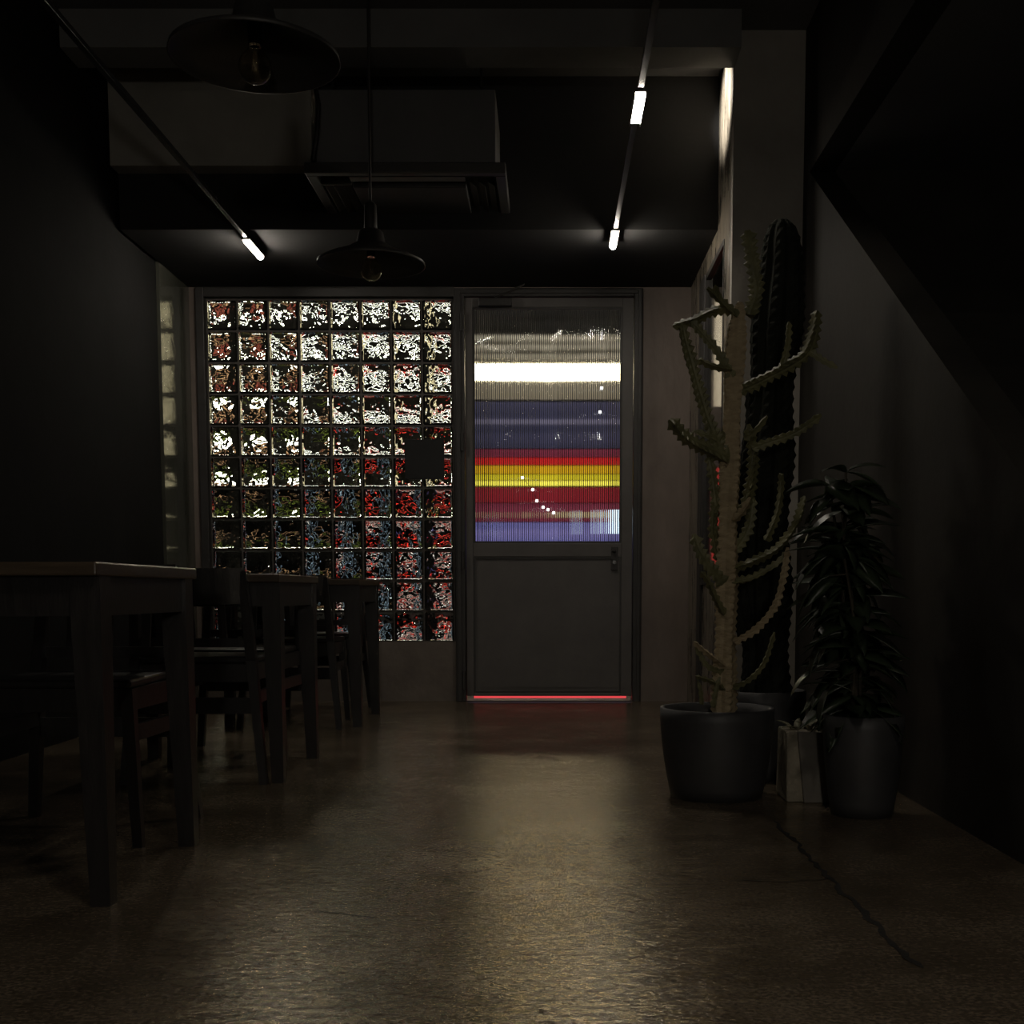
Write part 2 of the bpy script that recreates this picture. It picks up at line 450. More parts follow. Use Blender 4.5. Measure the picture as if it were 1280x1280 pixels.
# ------------------------------------------------------------------ glass block window
wn = empty('window_1', ((blkL + blkR) / 2, D + 0.05, blkB), 'wall panel of square wavy glass blocks left of the door', 'window', kind='structure')
pw, ph = (blkR - blkL) / NC, (blkT - blkB) / NR
jt = 0.011
bw, bh, bd = pw - jt, ph - jt, 0.085
def block_mesh():
    me = bpy.data.meshes.new('glass_block')
    bm = bmesh.new()
    bmesh.ops.create_cube(bm, size=1.0)
    for v in bm.verts: v.co = Vector((v.co.x * bw, v.co.y * bd, v.co.z * bh))
    bmesh.ops.bevel(bm, geom=list(bm.edges), offset=0.012, segments=3, profile=0.5, affect='EDGES')
    bm.to_mesh(me); bm.free()
    for p in me.polygons: p.use_smooth = True
    return me
bme = block_mesh(); bme.materials.append(M['block_glass'])
yblk = D + 0.055
for i in range(NC):
    for j in range(NR):
        o = bpy.data.objects.new('glass_block', bme); C.objects.link(o); o.parent = wn
        p = Vector((blkL + pw * (i + 0.5), yblk, blkB + ph * (j + 0.5)))
        o.location = p - Vector(wn.location)
        o.rotation_euler = (R(random.uniform(-0.5, 0.5)), random.choice((0, 0, math.pi)), R(random.uniform(-0.5, 0.5)))
mo = MB()
for i in range(NC + 1):
    x = blkL + pw * i; mo.box((x - jt / 2 - 0.001, yblk - 0.030, blkB), (x + jt / 2 + 0.001, yblk + 0.032, blkT))
for j in range(NR + 1):
    z = blkB + ph * j; mo.box((blkL, yblk - 0.0296, z - jt / 2 - 0.001), (blkR, yblk + 0.0316, z + jt / 2 + 0.001))
mo.build('mortar_grid', 'mortar', wn)
fr = MB()
fr.box((blkL - 0.055, D - 0.03, blkB - 0.0), (blkL - 0.004, D + 0.16, blkT + 0.06))
fr.box((blkL - 0.004, D - 0.03, blkT + 0.004), (dfL, D + 0.16, blkT + 0.06))
fr.box((blkL - 0.055, D - 0.01, blkT + 0.06), (dfL, D + 0.16, ZS + 0.02))
fr.build('window_frame', 'steel_black', wn, bevel=0.004)

# dark square sign on the blocks
sg = empty('square_sign', (at(531, 600, D).x, D, at(531, 600, D).z), 'small dark square sign fixed on the glass blocks', 'sign')
a, b = at(506, 599, D - 0.01), at(555, 549, D - 0.01)
textured('sign_dark', (0.004, 0.004, 0.0045), (0.008, 0.008, 0.008), 8.0, (0.3, 0.45), 0.05, 60)
MB().box((a.x, D - 0.006, a.z), (b.x, D + 0.006, b.z)).build('sign_plate', 'sign_dark', sg, bevel=0.002)

# ------------------------------------------------------------------ door
dr = empty('door_1', ((dfL + dfR) / 2, D, 0), 'grey steel door with a reeded glass upper half', 'door', kind='structure')
gL, gR = at(591, 530, D).x, at(777.5, 530, D).x
gB, gT = at(685, 679, D).z, at(685, 385, D).z
lfL, lfR = at(582, 530, D).x, at(791, 530, D).x
lfT, lfB = at(685, 373, D).z, 0.035
t = 0.012
fm = MB()
fm.box((dfL, D - 0.035, 0), (lfL - 0.004, D + 0.1, dfT)).box((lfR + 0.004, D - 0.035, 0), (dfR, D + 0.1, dfT)).box((lfL - 0.004, D - 0.035, lfT + 0.004), (lfR + 0.004, D + 0.1, dfT))
fo = fm.build('door_frame', 'steel_black', dr, bevel=0.005)
MB().box((dfL + 0.012, D - 0.045, 0.0), (dfL + 0.04, D - 0.035, dfT - 0.02)).build('frame_bead', 'steel_black', fo, bevel=0.003)
MB().box((dfR - 0.03, D - 0.045, 0.0), (dfR - 0.008, D - 0.035, dfT - 0.02)).build('frame_bead', 'steel_black', fo, bevel=0.003)
MB().box((dfL + 0.041, D - 0.045, dfT - 0.035), (dfR - 0.031, D - 0.035, dfT - 0.012)).build('frame_bead', 'steel_black', fo, bevel=0.003)
lf = MB()
yl0, yl1 = D - 0.02, D + 0.03
mz0, mz1 = at(685, 696, D).z, gB      # middle rail
pz0 = at(685, 866, D).z
pL, pR = at(592, 780, D).x, at(777, 780, D).x
lf.box((lfL, yl0, lfB), (gL, yl1, lfT)).box((gR, yl0, lfB), (lfR, yl1, lfT)).box((gL, yl0, gT), (gR, yl1, lfT)).box((gL, yl0, mz0), (gR, yl1, mz1)).box((gL, yl0, lfB), (gR, yl1, pz0))
leaf = lf.build('door_leaf', 'door_steel', dr, bevel=0.003)
MB().box((gL + 0.004, yl0 + 0.014, pz0 + 0.004), (gR - 0.004, yl1 - 0.01, mz0 - 0.004)).build('panel', 'door_steel', leaf)
bd_ = MB()   # beads round the lower panel and the glass
for (za, zb) in ((pz0, mz0), (gB, gT)):
    for (xa, xb) in ((gL, gL + t), (gR - t, gR)):
        bd_.box((xa, yl0 + 0.004, za), (xb, yl0 + 0.016, zb))
    bd_.box((gL + t, yl0 + 0.004, za), (gR - t, yl0 + 0.016, za + t)); bd_.box((gL + t, yl0 + 0.004, zb - t), (gR - t, yl0 + 0.016, zb))
bd_.build('glazing_bead', 'steel_black', leaf)
# kick plate seam lines
MB().box((gL + 0.03, yl0 + 0.011, pz0 + 0.035), (gR - 0.03, yl0 + 0.0135, mz0 - 0.03)).build('panel_face', 'door_steel', leaf)

def reeded(name, P0, P1, zb, zt, yb, nribs, depth, thick, parent, axis='x', seg=8, flip=1):
    """pane of vertical half-round ribs between P0 and P1 along one axis"""
    m = MB(); n = nribs * seg
    cols = []
    for i in range(n + 1):
        u = P0 + (P1 - P0) * i / n
        ph_ = (i % seg) / seg * 2 - 1
        ph_ = math.sin(ph_ * math.pi / 2)
        u = P0 + (P1 - P0) * (i // seg + (ph_ + 1) / 2) / nribs
        d = depth * math.sqrt(max(0.0, 1 - abs(ph_) ** 3))
        for z in (zb, zt):
            if axis == 'x':
                m.v.append((u, yb - flip * d, z)); m.v.append((u, yb + flip * thick, z))
            else:
                m.v.append((yb - flip * d, u, z)); m.v.append((yb + flip * thick, u, z))
    for i in range(n):
        a0 = 4 * i; b0 = 4 * (i + 1)
        m.f += [(a0, b0, b0 + 2, a0 + 2), (b0 + 1, a0 + 1, a0 + 3, b0 + 3), (a0 + 1, b0 + 1, b0, a0), (a0 + 2, b0 + 2, b0 + 3, a0 + 3)]
    m.f += [(1, 0, 2, 3), (4 * n, 4 * n + 1, 4 * n + 3, 4 * n + 2)]
    return m.build(name, 'reeded_glass', parent)
reeded('reeded_pane', gL + 0.001, gR - 0.001, gB + 0.001, gT - 0.001, D + 0.006, 78, 0.0032, 0.004, leaf, seg=12)

# hinges, lock, closer
for py in (402, 552, 700, 850):
    p = at(573, py, D - 0.05)
    MB().tube([(lfL - 0.018, D - 0.047, p.z - 0.055), (lfL - 0.018, D - 0.047, p.z + 0.055)], 0.011, 10).build('hinge', 'steel_black', dr)
p = at(768, 703, D - 0.02)
lk = MB().box((p.x - 0.022, yl0 - 0.006, p.z - 0.05), (p.x + 0.022, yl0, p.z + 0.10)).build('lock_plate', 'steel_black', leaf, bevel=0.003)
MB().tube([(p.x, yl0 - 0.006, p.z), (p.x, yl0 - 0.02, p.z)], 0.012, 14).build('lock_cylinder', 'rail_metal', leaf)
MB().tube([(p.x, yl0 - 0.006, p.z + 0.07), (p.x, yl0 - 0.045, p.z + 0.07), (p.x - 0.02, yl0 - 0.05, p.z + 0.07)], 0.009, 10).build('door_knob', 'steel_black', leaf)
c0, c1 = at(598, 378, D - 0.05), at(640, 370, D - 0.05)
MB().box((c0.x, yl0 - 0.05, lfT - 0.06), (c1.x, yl0, lfT - 0.012)).build('door_closer', 'steel_black', leaf, bevel=0.006)
MB().tube([(c0.x + 0.1, yl0 - 0.04, lfT - 0.012), (c1.x + 0.08, yl0 - 0.14, dfT - 0.01), (c1.x + 0.02, yl0 - 0.03, dfT - 0.006)], 0.006, 6).build('closer_arm', 'steel_black', leaf)
tag(MB().box((dfL, D - 0.02, 0.0), (dfR, D + 0.16, 0.006)).build('trim_2', 'steel_black'), 'dark metal threshold under the door', 'trim', kind='structure')

# tiny glowing dots put in for lamp reflections on the pane
def glint_dots(pts, label):
    P = [at(x, y, D - 0.032) for x, y in pts]
    r = empty('glint_dots', tuple(P[-1]), label, 'lights')
    MB().tube(P, 0.0012, 5).build('dot_link', 'steel_black', r)
    for q in P:
        MB().lathe([(0.001, -0.009), (0.007, -0.006), (0.009, 0), (0.007, 0.006), (0.001, 0.009)], q, 10).build('bulb', 'tiny_light', r, smooth=True)  # each bulb stands in for one lamp reflection
glint_dots([(653, 597), (666, 612), (671, 626), (679, 634), (685, 637), (692, 641)], 'curve of tiny glowing dots for lamp reflections on the reeded glass')
glint_dots([(752, 485), (750, 515)], 'pair of tiny glowing dots for lamp reflections at the right of the reeded glass')

# ------------------------------------------------------------------ side window in the entrance side wall
w2 = empty('window_2', (XC, (win0 + win1) / 2, wz0), 'narrow reeded side window behind the cactus', 'window', kind='structure')
fw_ = 0.03
f2 = MB()
f2.box((XC - 0.006, win0, wz0), (XC + 0.03, win0 + 0.008, wz1)).box((XC - 0.012, win1 - 0.06, wz0), (XC + 0.03, win1, wz1))
f2.box((XC - 0.006, win0 + 0.008, wz0), (XC + 0.03, win1 - 0.06, wz0 + fw_)).box((XC - 0.006, win0 + 0.008, wz1 - fw_), (XC + 0.03, win1 - 0.06, wz1))
f2.build('window_frame', 'steel_black', w2, bevel=0.002)
MB().box((XC - 0.014, win1, 0.0), (XC - 0.0005, win1 + 0.16, wz1)).build('window_post', 'steel_black', w2)
MB().box((XC + 0.010, win0 + 0.009, wz0 + fw_), (XC + 0.014, win1 - 0.061, wz1 - fw_)).build('window_pane', 'streaky_glass', w2)

# ------------------------------------------------------------------ the street outside
YE = 12.4
tag(MB().box((-14, D + 0.16, -0.12), (14, YE + 6, -0.02)).build('pavement', 'asphalt'), 'dark wet street surface outside the door', 'pavement', kind='structure')
tag(MB().box((-14, YE + 0.4, -0.02), (14, YE + 0.6, 7)).build('wall_street', 'street_wall'), 'dark house front across the street', 'wall', kind='structure')

for nm, xa, xb, lab in (('wall_baffle_left', -0.592, -0.905, 'added dark baffle outside, left of the door, blocking stray sign light'), ('wall_baffle_right', 0.565, 0.88, 'added dark baffle outside, right of the door, blocking stray sign light')):
    ya, yb, e = D + 0.17, YE - 0.02, 0.01  # baffles added outside to block stray sign light through the glass
    tag(MB().hexa([(xa - e, ya, -0.02), (xa + e, ya, -0.02), (xb + e, yb, -0.02), (xb - e, yb, -0.02)],
                  [(xa - e, ya, 4.4), (xa + e, ya, 4.4), (xb + e, yb, 4.4), (xb - e, yb, 4.4)]).build(nm, 'black_paint'), lab, 'wall', kind='structure')

def sign(name, x0, x1, py0, py1, mat, label, cat='sign', Y=YE, th=None):
    z1, z0 = at(640, py0, Y).z, at(640, py1, Y).z
    r = empty(name, ((x0 + x1) / 2, Y, z0), label, cat)
    MB().box((x0, Y, z0), (x1, Y + 0.01, z1)).build('sign_face', mat, r)
    MB().box((x0 - 0.001, Y + 0.01, z0 - 0.001), (x1 + 0.001, YE + 0.401 if th is None else Y + th, z1 + 0.001)).build('sign_box', 'steel_black', r)
    return r
S = SIGN
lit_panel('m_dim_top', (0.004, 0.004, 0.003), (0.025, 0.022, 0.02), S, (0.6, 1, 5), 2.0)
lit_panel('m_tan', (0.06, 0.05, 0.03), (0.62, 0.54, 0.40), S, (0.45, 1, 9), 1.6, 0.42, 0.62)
emitter('m_white', (1.0, 0.83, 0.52), 23.0 * S)
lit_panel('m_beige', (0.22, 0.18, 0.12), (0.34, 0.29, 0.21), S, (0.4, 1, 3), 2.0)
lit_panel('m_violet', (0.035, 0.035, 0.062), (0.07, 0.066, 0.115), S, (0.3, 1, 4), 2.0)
emitter('m_violet_line', (0.30, 0.27, 0.38), 0.55 * S)
emitter('m_red', (0.85, 0.03, 0.03), 0.7 * S)
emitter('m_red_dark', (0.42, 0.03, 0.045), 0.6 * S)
emitter('m_orange', (1.0, 0.55, 0.02), 0.75 * S)
emitter('m_yellow', (0.9, 0.72, 0.03), 0.9 * S)
emitter('m_yellow_hot', (1.0, 0.86, 0.10), 1.4 * S)
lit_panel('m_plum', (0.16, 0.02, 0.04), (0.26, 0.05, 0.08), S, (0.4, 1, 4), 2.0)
emitter('m_cream', (0.75, 0.65, 0.33), 0.7 * S)
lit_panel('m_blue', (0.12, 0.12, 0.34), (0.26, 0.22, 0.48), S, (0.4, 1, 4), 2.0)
emitter('m_bluewhite', (0.7, 0.88, 1.0), 2.0 * S)
emitter('m_bluetube', (0.6, 0.8, 1.0), 0.8)
emitter('m_redneon', (1.0, 0.06, 0.04), 1.2)
emitter('m_threshold', (0.8, 0.07, 0.08), 0.9)
emitter('m_lamp', (1.0, 0.93, 0.78), 12.0)
emitter('m_whitesign', (1.0, 0.95, 0.84), 5.0)
emitter('m_warm', (1.0, 0.55, 0.28), 0.7)
emitter('m_red_wall', (0.9, 0.22, 0.14), 0.33)
emitter('m_green', (0.45, 0.55, 0.08), 0.5)
emitter('m_dots', (1.0, 0.9, 0.8), 1.6)

dx0, dx1 = -0.93, 0.92
sign('shop_fascia', dx0, dx1, 360, 417, 'm_dim_top', 'dim dark fascia at the top of the door glass')
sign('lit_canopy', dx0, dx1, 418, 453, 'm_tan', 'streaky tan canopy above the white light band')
sign('light_band', dx0, dx1, 455, 475, 'm_white', 'bright white light band across the upper door glass')
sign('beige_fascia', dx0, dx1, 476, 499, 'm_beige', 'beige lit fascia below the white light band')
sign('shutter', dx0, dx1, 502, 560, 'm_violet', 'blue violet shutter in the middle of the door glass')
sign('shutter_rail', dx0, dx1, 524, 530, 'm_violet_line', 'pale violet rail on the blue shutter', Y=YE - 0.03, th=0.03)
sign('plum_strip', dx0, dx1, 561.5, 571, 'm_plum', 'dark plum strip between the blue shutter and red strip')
sign('red_sign', dx0, dx1, 572, 581, 'm_red', 'red light strip above the yellow sign')
sign('orange_sign', dx0, dx1, 582, 592, 'm_orange', 'orange light strip in the red and yellow sign')
sign('yellow_sign', dx0, dx1, 593, 600, 'm_yellow', 'yellow light strip in the red and yellow sign')
sign('yellow_tube', dx0, dx1, 601, 607, 'm_yellow_hot', 'brightest yellow tube of the sign')
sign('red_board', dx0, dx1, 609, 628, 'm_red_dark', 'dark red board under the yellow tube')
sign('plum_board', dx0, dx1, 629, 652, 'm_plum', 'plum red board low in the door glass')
sign('cream_strip', 0.0, 0.6, 640, 647, 'm_cream', 'thin cream strip on the plum board', Y=YE - 0.03, th=0.03)
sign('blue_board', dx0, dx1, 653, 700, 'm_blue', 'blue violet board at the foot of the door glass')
yw_ = D + 0.36
l0, l1 = at(763, 667, yw_), at(776, 637, yw_)
wl = empty('porch_lamp', (l0.x, yw_, l0.z), 'blue white porch lamp at the lower right of the door glass', 'lamp')
MB().box((l0.x, yw_, l0.z), (l1.x, yw_ + 0.03, l1.z)).build('lamp_face', 'm_bluewhite', wl, bevel=0.004)
MB().box((l1.x + 0.0005, yw_ + 0.005, l0.z + 0.03), (0.571, yw_ + 0.025, l0.z + 0.06)).build('bracket', 'steel_black', wl)

lit_panel('m_side_warm', (0.16, 0.10, 0.05), (1.0, 0.85, 0.6), 1.5, (14, 1, 0.3), 1.0, 0.4, 0.6)
xs0, xs1 = 1.45, 2.35
sign('warm_shop_window', xs0, xs1, 375, 508, 'm_side_warm', 'warm lit shop window seen through the narrow side window', 'window')
sign('red_side_sign', xs0, xs1, 585, 705, 'm_red', 'red lit sign seen through the narrow side window')
# seen through the glass blocks
def bsign(name, px0, px1, py0, py1, mat, label, cat='sign', Y=YE - 0.2):
    return sign(name, at(px0, 500, Y).x, at(px1, 500, Y).x - 0.03, py0, py1, mat, label, cat, Y)
bsign('white_shop_sign', 400, 566, 430, 436, 'm_whitesign', 'white lit shop sign behind the upper right glass blocks')
bsign('white_shop_sign', 380, 566, 472, 476.5, 'm_whitesign', 'lower white lit strip behind the right glass blocks')
bsign('white_shop_sign', 440, 566, 500, 504, 'm_whitesign', 'thin white strip behind the fourth row of glass blocks')
for k, (px, py, rs) in enumerate(((277, 383, 0.085), (352, 386, 0.075), (384, 404, 0.05), (437, 400, 0.05), (470, 389, 0.075))):
    q = at(px, py, YE - 0.6)
    rr = empty('globe_lamp', tuple(q), ['white globe lamp behind the top left glass block', 'white globe lamp behind the third block of the top row', 'small lamp behind the fourth block of the top row',
              'small lamp behind the fifth block of the top row', 'white globe lamp behind the sixth block of the top row'][k], 'lamp', 'globe lamps behind the top row')
    MB().lathe([(0.002, -rs), (rs * 0.7, -rs * 0.7), (rs, 0), (rs * 0.7, rs * 0.7), (0.002, rs)], q, 16).build('globe', 'm_lamp', rr, smooth=True)
    MB().tube([q + Vector((0, 0, rs)), q + Vector((0, 0, rs + 0.1)), q + Vector((0, 1.001, rs + 0.15))], 0.012, 6).build('bracket', 'steel_black', rr)
for k, (px, py) in enumerate(((281, 553), (319, 550))):
    q = at(px, py, YE - 1.0)
    rr = empty('street_lamp', (q.x, q.y, -0.02), ['bright street lamp behind the leftmost glass blocks of the fifth row', 'brightest street lamp behind the second block of the fifth row'][k], 'lamp', 'street lamps')
    MB().lathe([(0.002, -0.11), (0.075, -0.08), (0.11, 0), (0.075, 0.08), (0.002, 0.11)], q, 16).build('globe', 'm_lamp', rr, smooth=True)
    MB().tube([(q.x, q.y, -0.02), (q.x, q.y, q.z - 0.1)], [0.04, 0.025], 8).build('pole', 'steel_black', rr)
bsign('red_wall_glow', 262, 330, 402, 422, 'm_red_wall', 'dim red glow standing for a lit brick wall behind the left glass blocks', 'window')  # glowing strips put in for a lit brick wall
bsign('red_wall_glow', 262, 330, 436, 446, 'm_red_wall', 'lower dim red glow standing for a lit brick wall behind the left glass blocks', 'window')
bsign('warm_window', 262, 372, 468, 475, 'm_warm', 'warm light strip behind the left glass blocks', 'window')
bsign('warm_window', 262, 330, 505, 516, 'm_warm', 'lower warm light strip behind the leftmost blocks', 'window')
bsign('red_neon', 470, 566, 508, 513, 'm_redneon', 'red neon strip behind the fourth row of blocks')
bsign('red_neon', 470, 566, 604, 609, 'm_redneon', 'bright red neon strip under the dark square sign')
bsign('red_neon', 490, 566, 652, 656, 'm_redneon', 'lower red neon strip behind the right glass blocks')
bsign('foliage_glow', 270, 400, 578, 582, 'm_green', 'dim green yellow glow standing for lit foliage behind the left blocks')  # glowing strips put in for lit foliage
bsign('foliage_glow', 350, 412, 622, 626, 'm_green', 'lower dim green glow standing for lit foliage behind the middle blocks')
bsign('foliage_glow', 270, 330, 600, 604, 'm_green', 'green glow standing for lit foliage low behind the leftmost blocks')
bsign('blue_white_tube', 419, 421, 585, 800, 'm_bluetube', 'upright blue white light tube behind the fifth block column', 'lamp')
bsign('blue_white_tube', 458, 460, 600, 800, 'm_bluetube', 'upright blue white light tube behind the sixth block column', 'lamp')
bsign('white_strip', 470, 566, 700, 702, 'm_dots', 'thin white strip behind the lower glass blocks')
bsign('white_strip', 470, 566, 725, 727, 'm_dots', 'white strip two blocks above the low wall')
bsign('white_strip', 470, 566, 768, 770, 'm_dots', 'lowest white strip behind the glass blocks')
bsign('red_neon', 480, 566, 788, 792, 'm_redneon', 'red neon strip behind the bottom row of blocks')
bsign('red_neon', 480, 566, 712, 715, 'm_redneon', 'thin red neon strip behind the ninth row of blocks')
bsign('warm_window', 270, 412, 660, 663, 'm_warm', 'warm strip behind the lower left blocks', 'window')
lit_panel('m_glow_panel', (0.05, 0.04, 0.02), (1.0, 0.82, 0.5), 1.6, (1, 2.0, 3.0), 2.5, 0.4, 0.6)  # panel added so warm patches show mirrored in the left wall
ps = empty('glow_panel', (-0.87, 11.6, 1.9), 'added warm glowing panel mirrored in the polished wall at the far left', 'light panel')
def xw(y): return -0.592 + (-0.905 + 0.592) * (y - D - 0.17) / (YE - 0.02 - D - 0.17) - 0.0105
MB().hexa([(xw(10.4) - 0.02, 10.4, 1.95), (xw(10.4), 10.4, 1.95), (xw(12.1), 12.1, 1.95), (xw(12.1) - 0.02, 12.1, 1.95)],
          [(xw(10.4) - 0.02, 10.4, 3.5), (xw(10.4), 10.4, 3.5), (xw(12.1), 12.1, 3.5), (xw(12.1) - 0.02, 12.1, 3.5)]).build('glow_panel_face', 'm_glow_panel', ps)
# red strip just outside the threshold
rn = MB().box((lfL + 0.03, D + 0.20, -0.02), (lfR - 0.02, D + 0.23, 0.018)).build('red_light_strip', 'm_threshold')
tag(rn, 'red light strip glowing under the door', 'light')

# ------------------------------------------------------------------ track lights
ZT = ZS - 0.03
def track(px_far, px_near, mods, label, rear=(), shielded=False):
    far, near = onz(*px_far, ZT), onz(*px_near, ZT)
    x = (far.x + near.x) / 2
    near.y = -2.4
    r = empty('track_light', (x, far.y, ZT), label, 'track light', 'ceiling track lights')
    MB().box((x - 0.012, near.y, ZT), (x + 0.012, far.y, ZT + 0.022)).build('rail', 'rail_metal', r, bevel=0.002)
    for (ya, yb) in [(onz(*a, ZT).y, onz(*b, ZT).y) for a, b in mods] + list(rear):
        y0_, y1_ = min(ya, yb), max(ya, yb)
        hb = MB().box((x - 0.022, y0_ - 0.01, ZT - 0.008), (x + 0.022, y1_ + 0.01, ZT - 0.0005))
        if shielded and 2.0 < y0_ < 6.0:      # side skirts, added to hold light off the right wall
            for sx in (-1, 1):
                hb.box((x + sx * 0.019, y0_ - 0.01, ZT - 0.023), (x + sx * 0.022, y1_ + 0.01, ZT - 0.008))
            MB().box((x - 0.0185, y0_, ZT - 0.013), (x + 0.0185, y1_, ZT - 0.0085)).build('led_diffuser', 'led_white', r)
        else:
            prof = [(x + 0.017 * math.cos(q), ZT - 0.0085 + 0.017 * math.sin(q)) for q in [math.pi + math.pi * k / 8 for k in range(9)]]
            MB().prism(prof, 'y', y0_, y1_).build('led_diffuser', 'led_white', r)
        hb.build('module_housing', 'steel_black', r)
    for yy in (far.y - 0.15, (far.y + near.y) / 2, near.y + 0.1):
        top = ZS if yy > YB else ZC
        if top - ZT > 0.05:
            MB().tube([(x, yy, ZT + 0.02), (x, yy, top)], 0.003, 6).build('suspension_rod', 'steel_black', r)
    return r
track((766, 308), (806, 80), [((799, 113), (792, 150)), ((770, 287), (767, 306))], 'slim ceiling track with two lit modules right of the air conditioner', rear=((0.6, 1.1),), shielded=True)  # unseen rear module added to light the floor and room
track((328, 322), (60, 10), [((302, 298), (321, 319))], 'slim ceiling track with one lit module at upper left', rear=())

# unseen lamp added behind the viewer to lift dark surfaces
gq = Vector((0.15, -2.5, 1.18))
gp = empty('fill_lamp', (gq.x, gq.y, 0), 'added unseen globe lamp behind the viewer brightening the room', 'fill lamp')
emitter('globe_white', (1.0, 0.93, 0.82), 85.0)
MB().lathe([(0.002, -0.12)] + [(0.12 * math.sin(a), -0.12 * math.cos(a)) for a in [math.pi * k / 12 for k in range(1, 12)]] + [(0.002, 0.12)], gq, 24).build('globe', 'globe_white', gp, smooth=True)
MB().tube([(gq.x, gq.y, 0.02), (gq.x, gq.y, gq.z - 0.115)], 0.011, 8).build('pole', 'steel_black', gp)
MB().lathe([(0.13, 0.0), (0.13, 0.015), (0.02, 0.03)], (gq.x, gq.y, 0), 24).build('base', 'steel_black', gp)

# unseen spotlight added behind the beam for the bright wall patch
wy = bm_.y + 0.10
sp = empty('added_wall_spot', (0.30, wy, ZC), 'added hidden spotlight behind the ceiling beam brightening the plaster wall', 'spotlight')
MB().tube([(0.30, wy, ZC), (0.30, wy, ZC - 0.06)], 0.006, 8).build('stem', 'steel_black', sp)
MB().tube([(0.27, wy - 0.005, ZC - 0.065), (0.33, wy + 0.02, ZC - 0.085)], [0.024, 0.03], 16).build('lamp_head', 'steel_black', sp)
ld = bpy.data.lights.new('spot_light', 'SPOT'); ld.energy = 150.0; ld.spot_size = R(48); ld.spot_blend = 0.8; ld.shadow_soft_size = 0.02; ld.color = (1, 0.95, 0.88)
lo_ = bpy.data.objects.new('spot_light', ld); C.objects.link(lo_); lo_.parent = sp
lo_.location = (0.036, 0.021, -0.088)
dv = Vector((XC, 6.24, 3.14)) - (Vector(sp.location) + lo_.location)
lo_.rotation_euler = dv.to_track_quat('-Z', 'Y').to_euler()

# ------------------------------------------------------------------ pendant lamps
def pendant(bx, by, Y, label, s=1.0):
    p = at(bx, by, Y)
    r = empty('pendant_lamp', tuple(p), label, 'pendant lamp', 'pendant lamps over the tables')
    z = p.z
    # flared shade, double skinned
    outer = [(0.045, 0.175), (0.055, 0.165), (0.065, 0.12), (0.12, 0.085), (0.20, 0.055), (0.24, 0.035), (0.243, 0.022)]
    inner = [(0.239, 0.022), (0.236, 0.034), (0.198, 0.051), (0.118, 0.080), (0.058, 0.115), (0.045, 0.15), (0.03, 0.16)]
    MB().lathe([(0.03, 0.178)] + outer + inner, p, 48, close=True).build('lamp_shade', 'steel_black', r, smooth=True)
    MB().lathe([(0.012, 0.30), (0.028, 0.285), (0.03, 0.17), (0.03, 0.15)], p, 20).build('socket_cap', 'steel_black', r, smooth=True)
    MB().lathe([(0.019, 0.16), (0.019, 0.06)], p, 16).build('socket', 'rail_metal', r)
    g = [(0.0005, -0.048)] + [(0.0475 * math.sin(a), -0.0475 * math.cos(a)) for a in [math.pi * k / 18 for k in range(1, 15)]] + [(0.02, 0.05), (0.018, 0.065)]
    gi = [(max(0.0005, rr - 0.0012), zz) for rr, zz in reversed(g)]
    gi = [(rr, zz if zz > -0.046 else -0.0465) for rr, zz in gi]
    MB().lathe(g + gi, p, 28, close=True).build('bulb', 'bulb_glass', r, smooth=True)
    MB().tube([p + Vector((0.004, 0, 0.06)), p + Vector((0.010, 0, 0.02)), p + Vector((0.003, 0, -0.005)), p + Vector((-0.008, 0, 0.015)), p + Vector((-0.004, 0, 0.06))], 0.0008, 5).build('filament', 'chrome', r)
    top = ZC if p.y < YB else ZS
    MB().tube([(p.x, p.y, z + 0.29), (p.x, p.y, top)], 0.006, 8).build('cord', 'steel_black', r)
    MB().lathe([(0.05, -0.03), (0.05, 0.0)], (p.x, p.y, top), 20).build('ceiling_rose', 'steel_black', r)
pendant(319, 84, 3.6, 'black flared pendant lamp with clear globe bulb, nearest the viewer')
pendant(464, 338, 5.55, 'smaller looking black pendant lamp with clear bulb in front of the air conditioner')

# ------------------------------------------------------------------ ceiling cassette air conditioner
ZA = 2.68
n0, n1 = onz(380, 216, ZA), onz(632, 216, ZA)
fy = onz(500, 286, ZA).y
ax0, ax1, ay0, ay1 = n0.x, n1.x, n0.y, fy
ac = empty('air_conditioner', ((ax0 + ax1) / 2, (ay0 + ay1) / 2, ZA), 'dark ceiling cassette air conditioner with slatted louvres', 'air conditioner')
MB().box((ax0 + 0.05, ay0 + 0.05, ZA + 0.055), (ax1 - 0.05, min(ay1, YB) - 0.02, ZA + 0.40)).build('body', 'ceiling_black', ac, bevel=0.004)
pf = MB()
e = 0.2
pf.box((ax0, ay0, ZA), (ax1, ay0 + 0.05, ZA + 0.05)).box((ax0, ay1 - 0.05, ZA), (ax1, ay1, ZA + 0.05))
pf.box((ax0, ay0 + 0.05, ZA), (ax0 + 0.05, ay1 - 0.05, ZA + 0.05)).box((ax1 - 0.05, ay0 + 0.05, ZA), (ax1, ay1 - 0.05, ZA + 0.05))
pf.box((ax0 + 0.05, ay0 + 0.05, ZA + 0.04), (ax1 - 0.05, ay1 - 0.05, ZA + 0.05))
pf.box((ax0 + 0.05, ay0 + 0.16, ZA + 0.0), (ax0 + 0.2, ay0 + 0.18, ZA + 0.04))
pf.build('panel_frame', 'ac_plastic', ac, bevel=0.008)
gx0, gx1, gy0, gy1 = ax0 + e, ax1 - e, ay0 + e, ay1 - 0.08
MB().box((gx0, gy0, ZA - 0.003), (gx1, gy1, ZA + 0.039)).build('intake_grille', 'steel_black', ac, bevel=0.006)
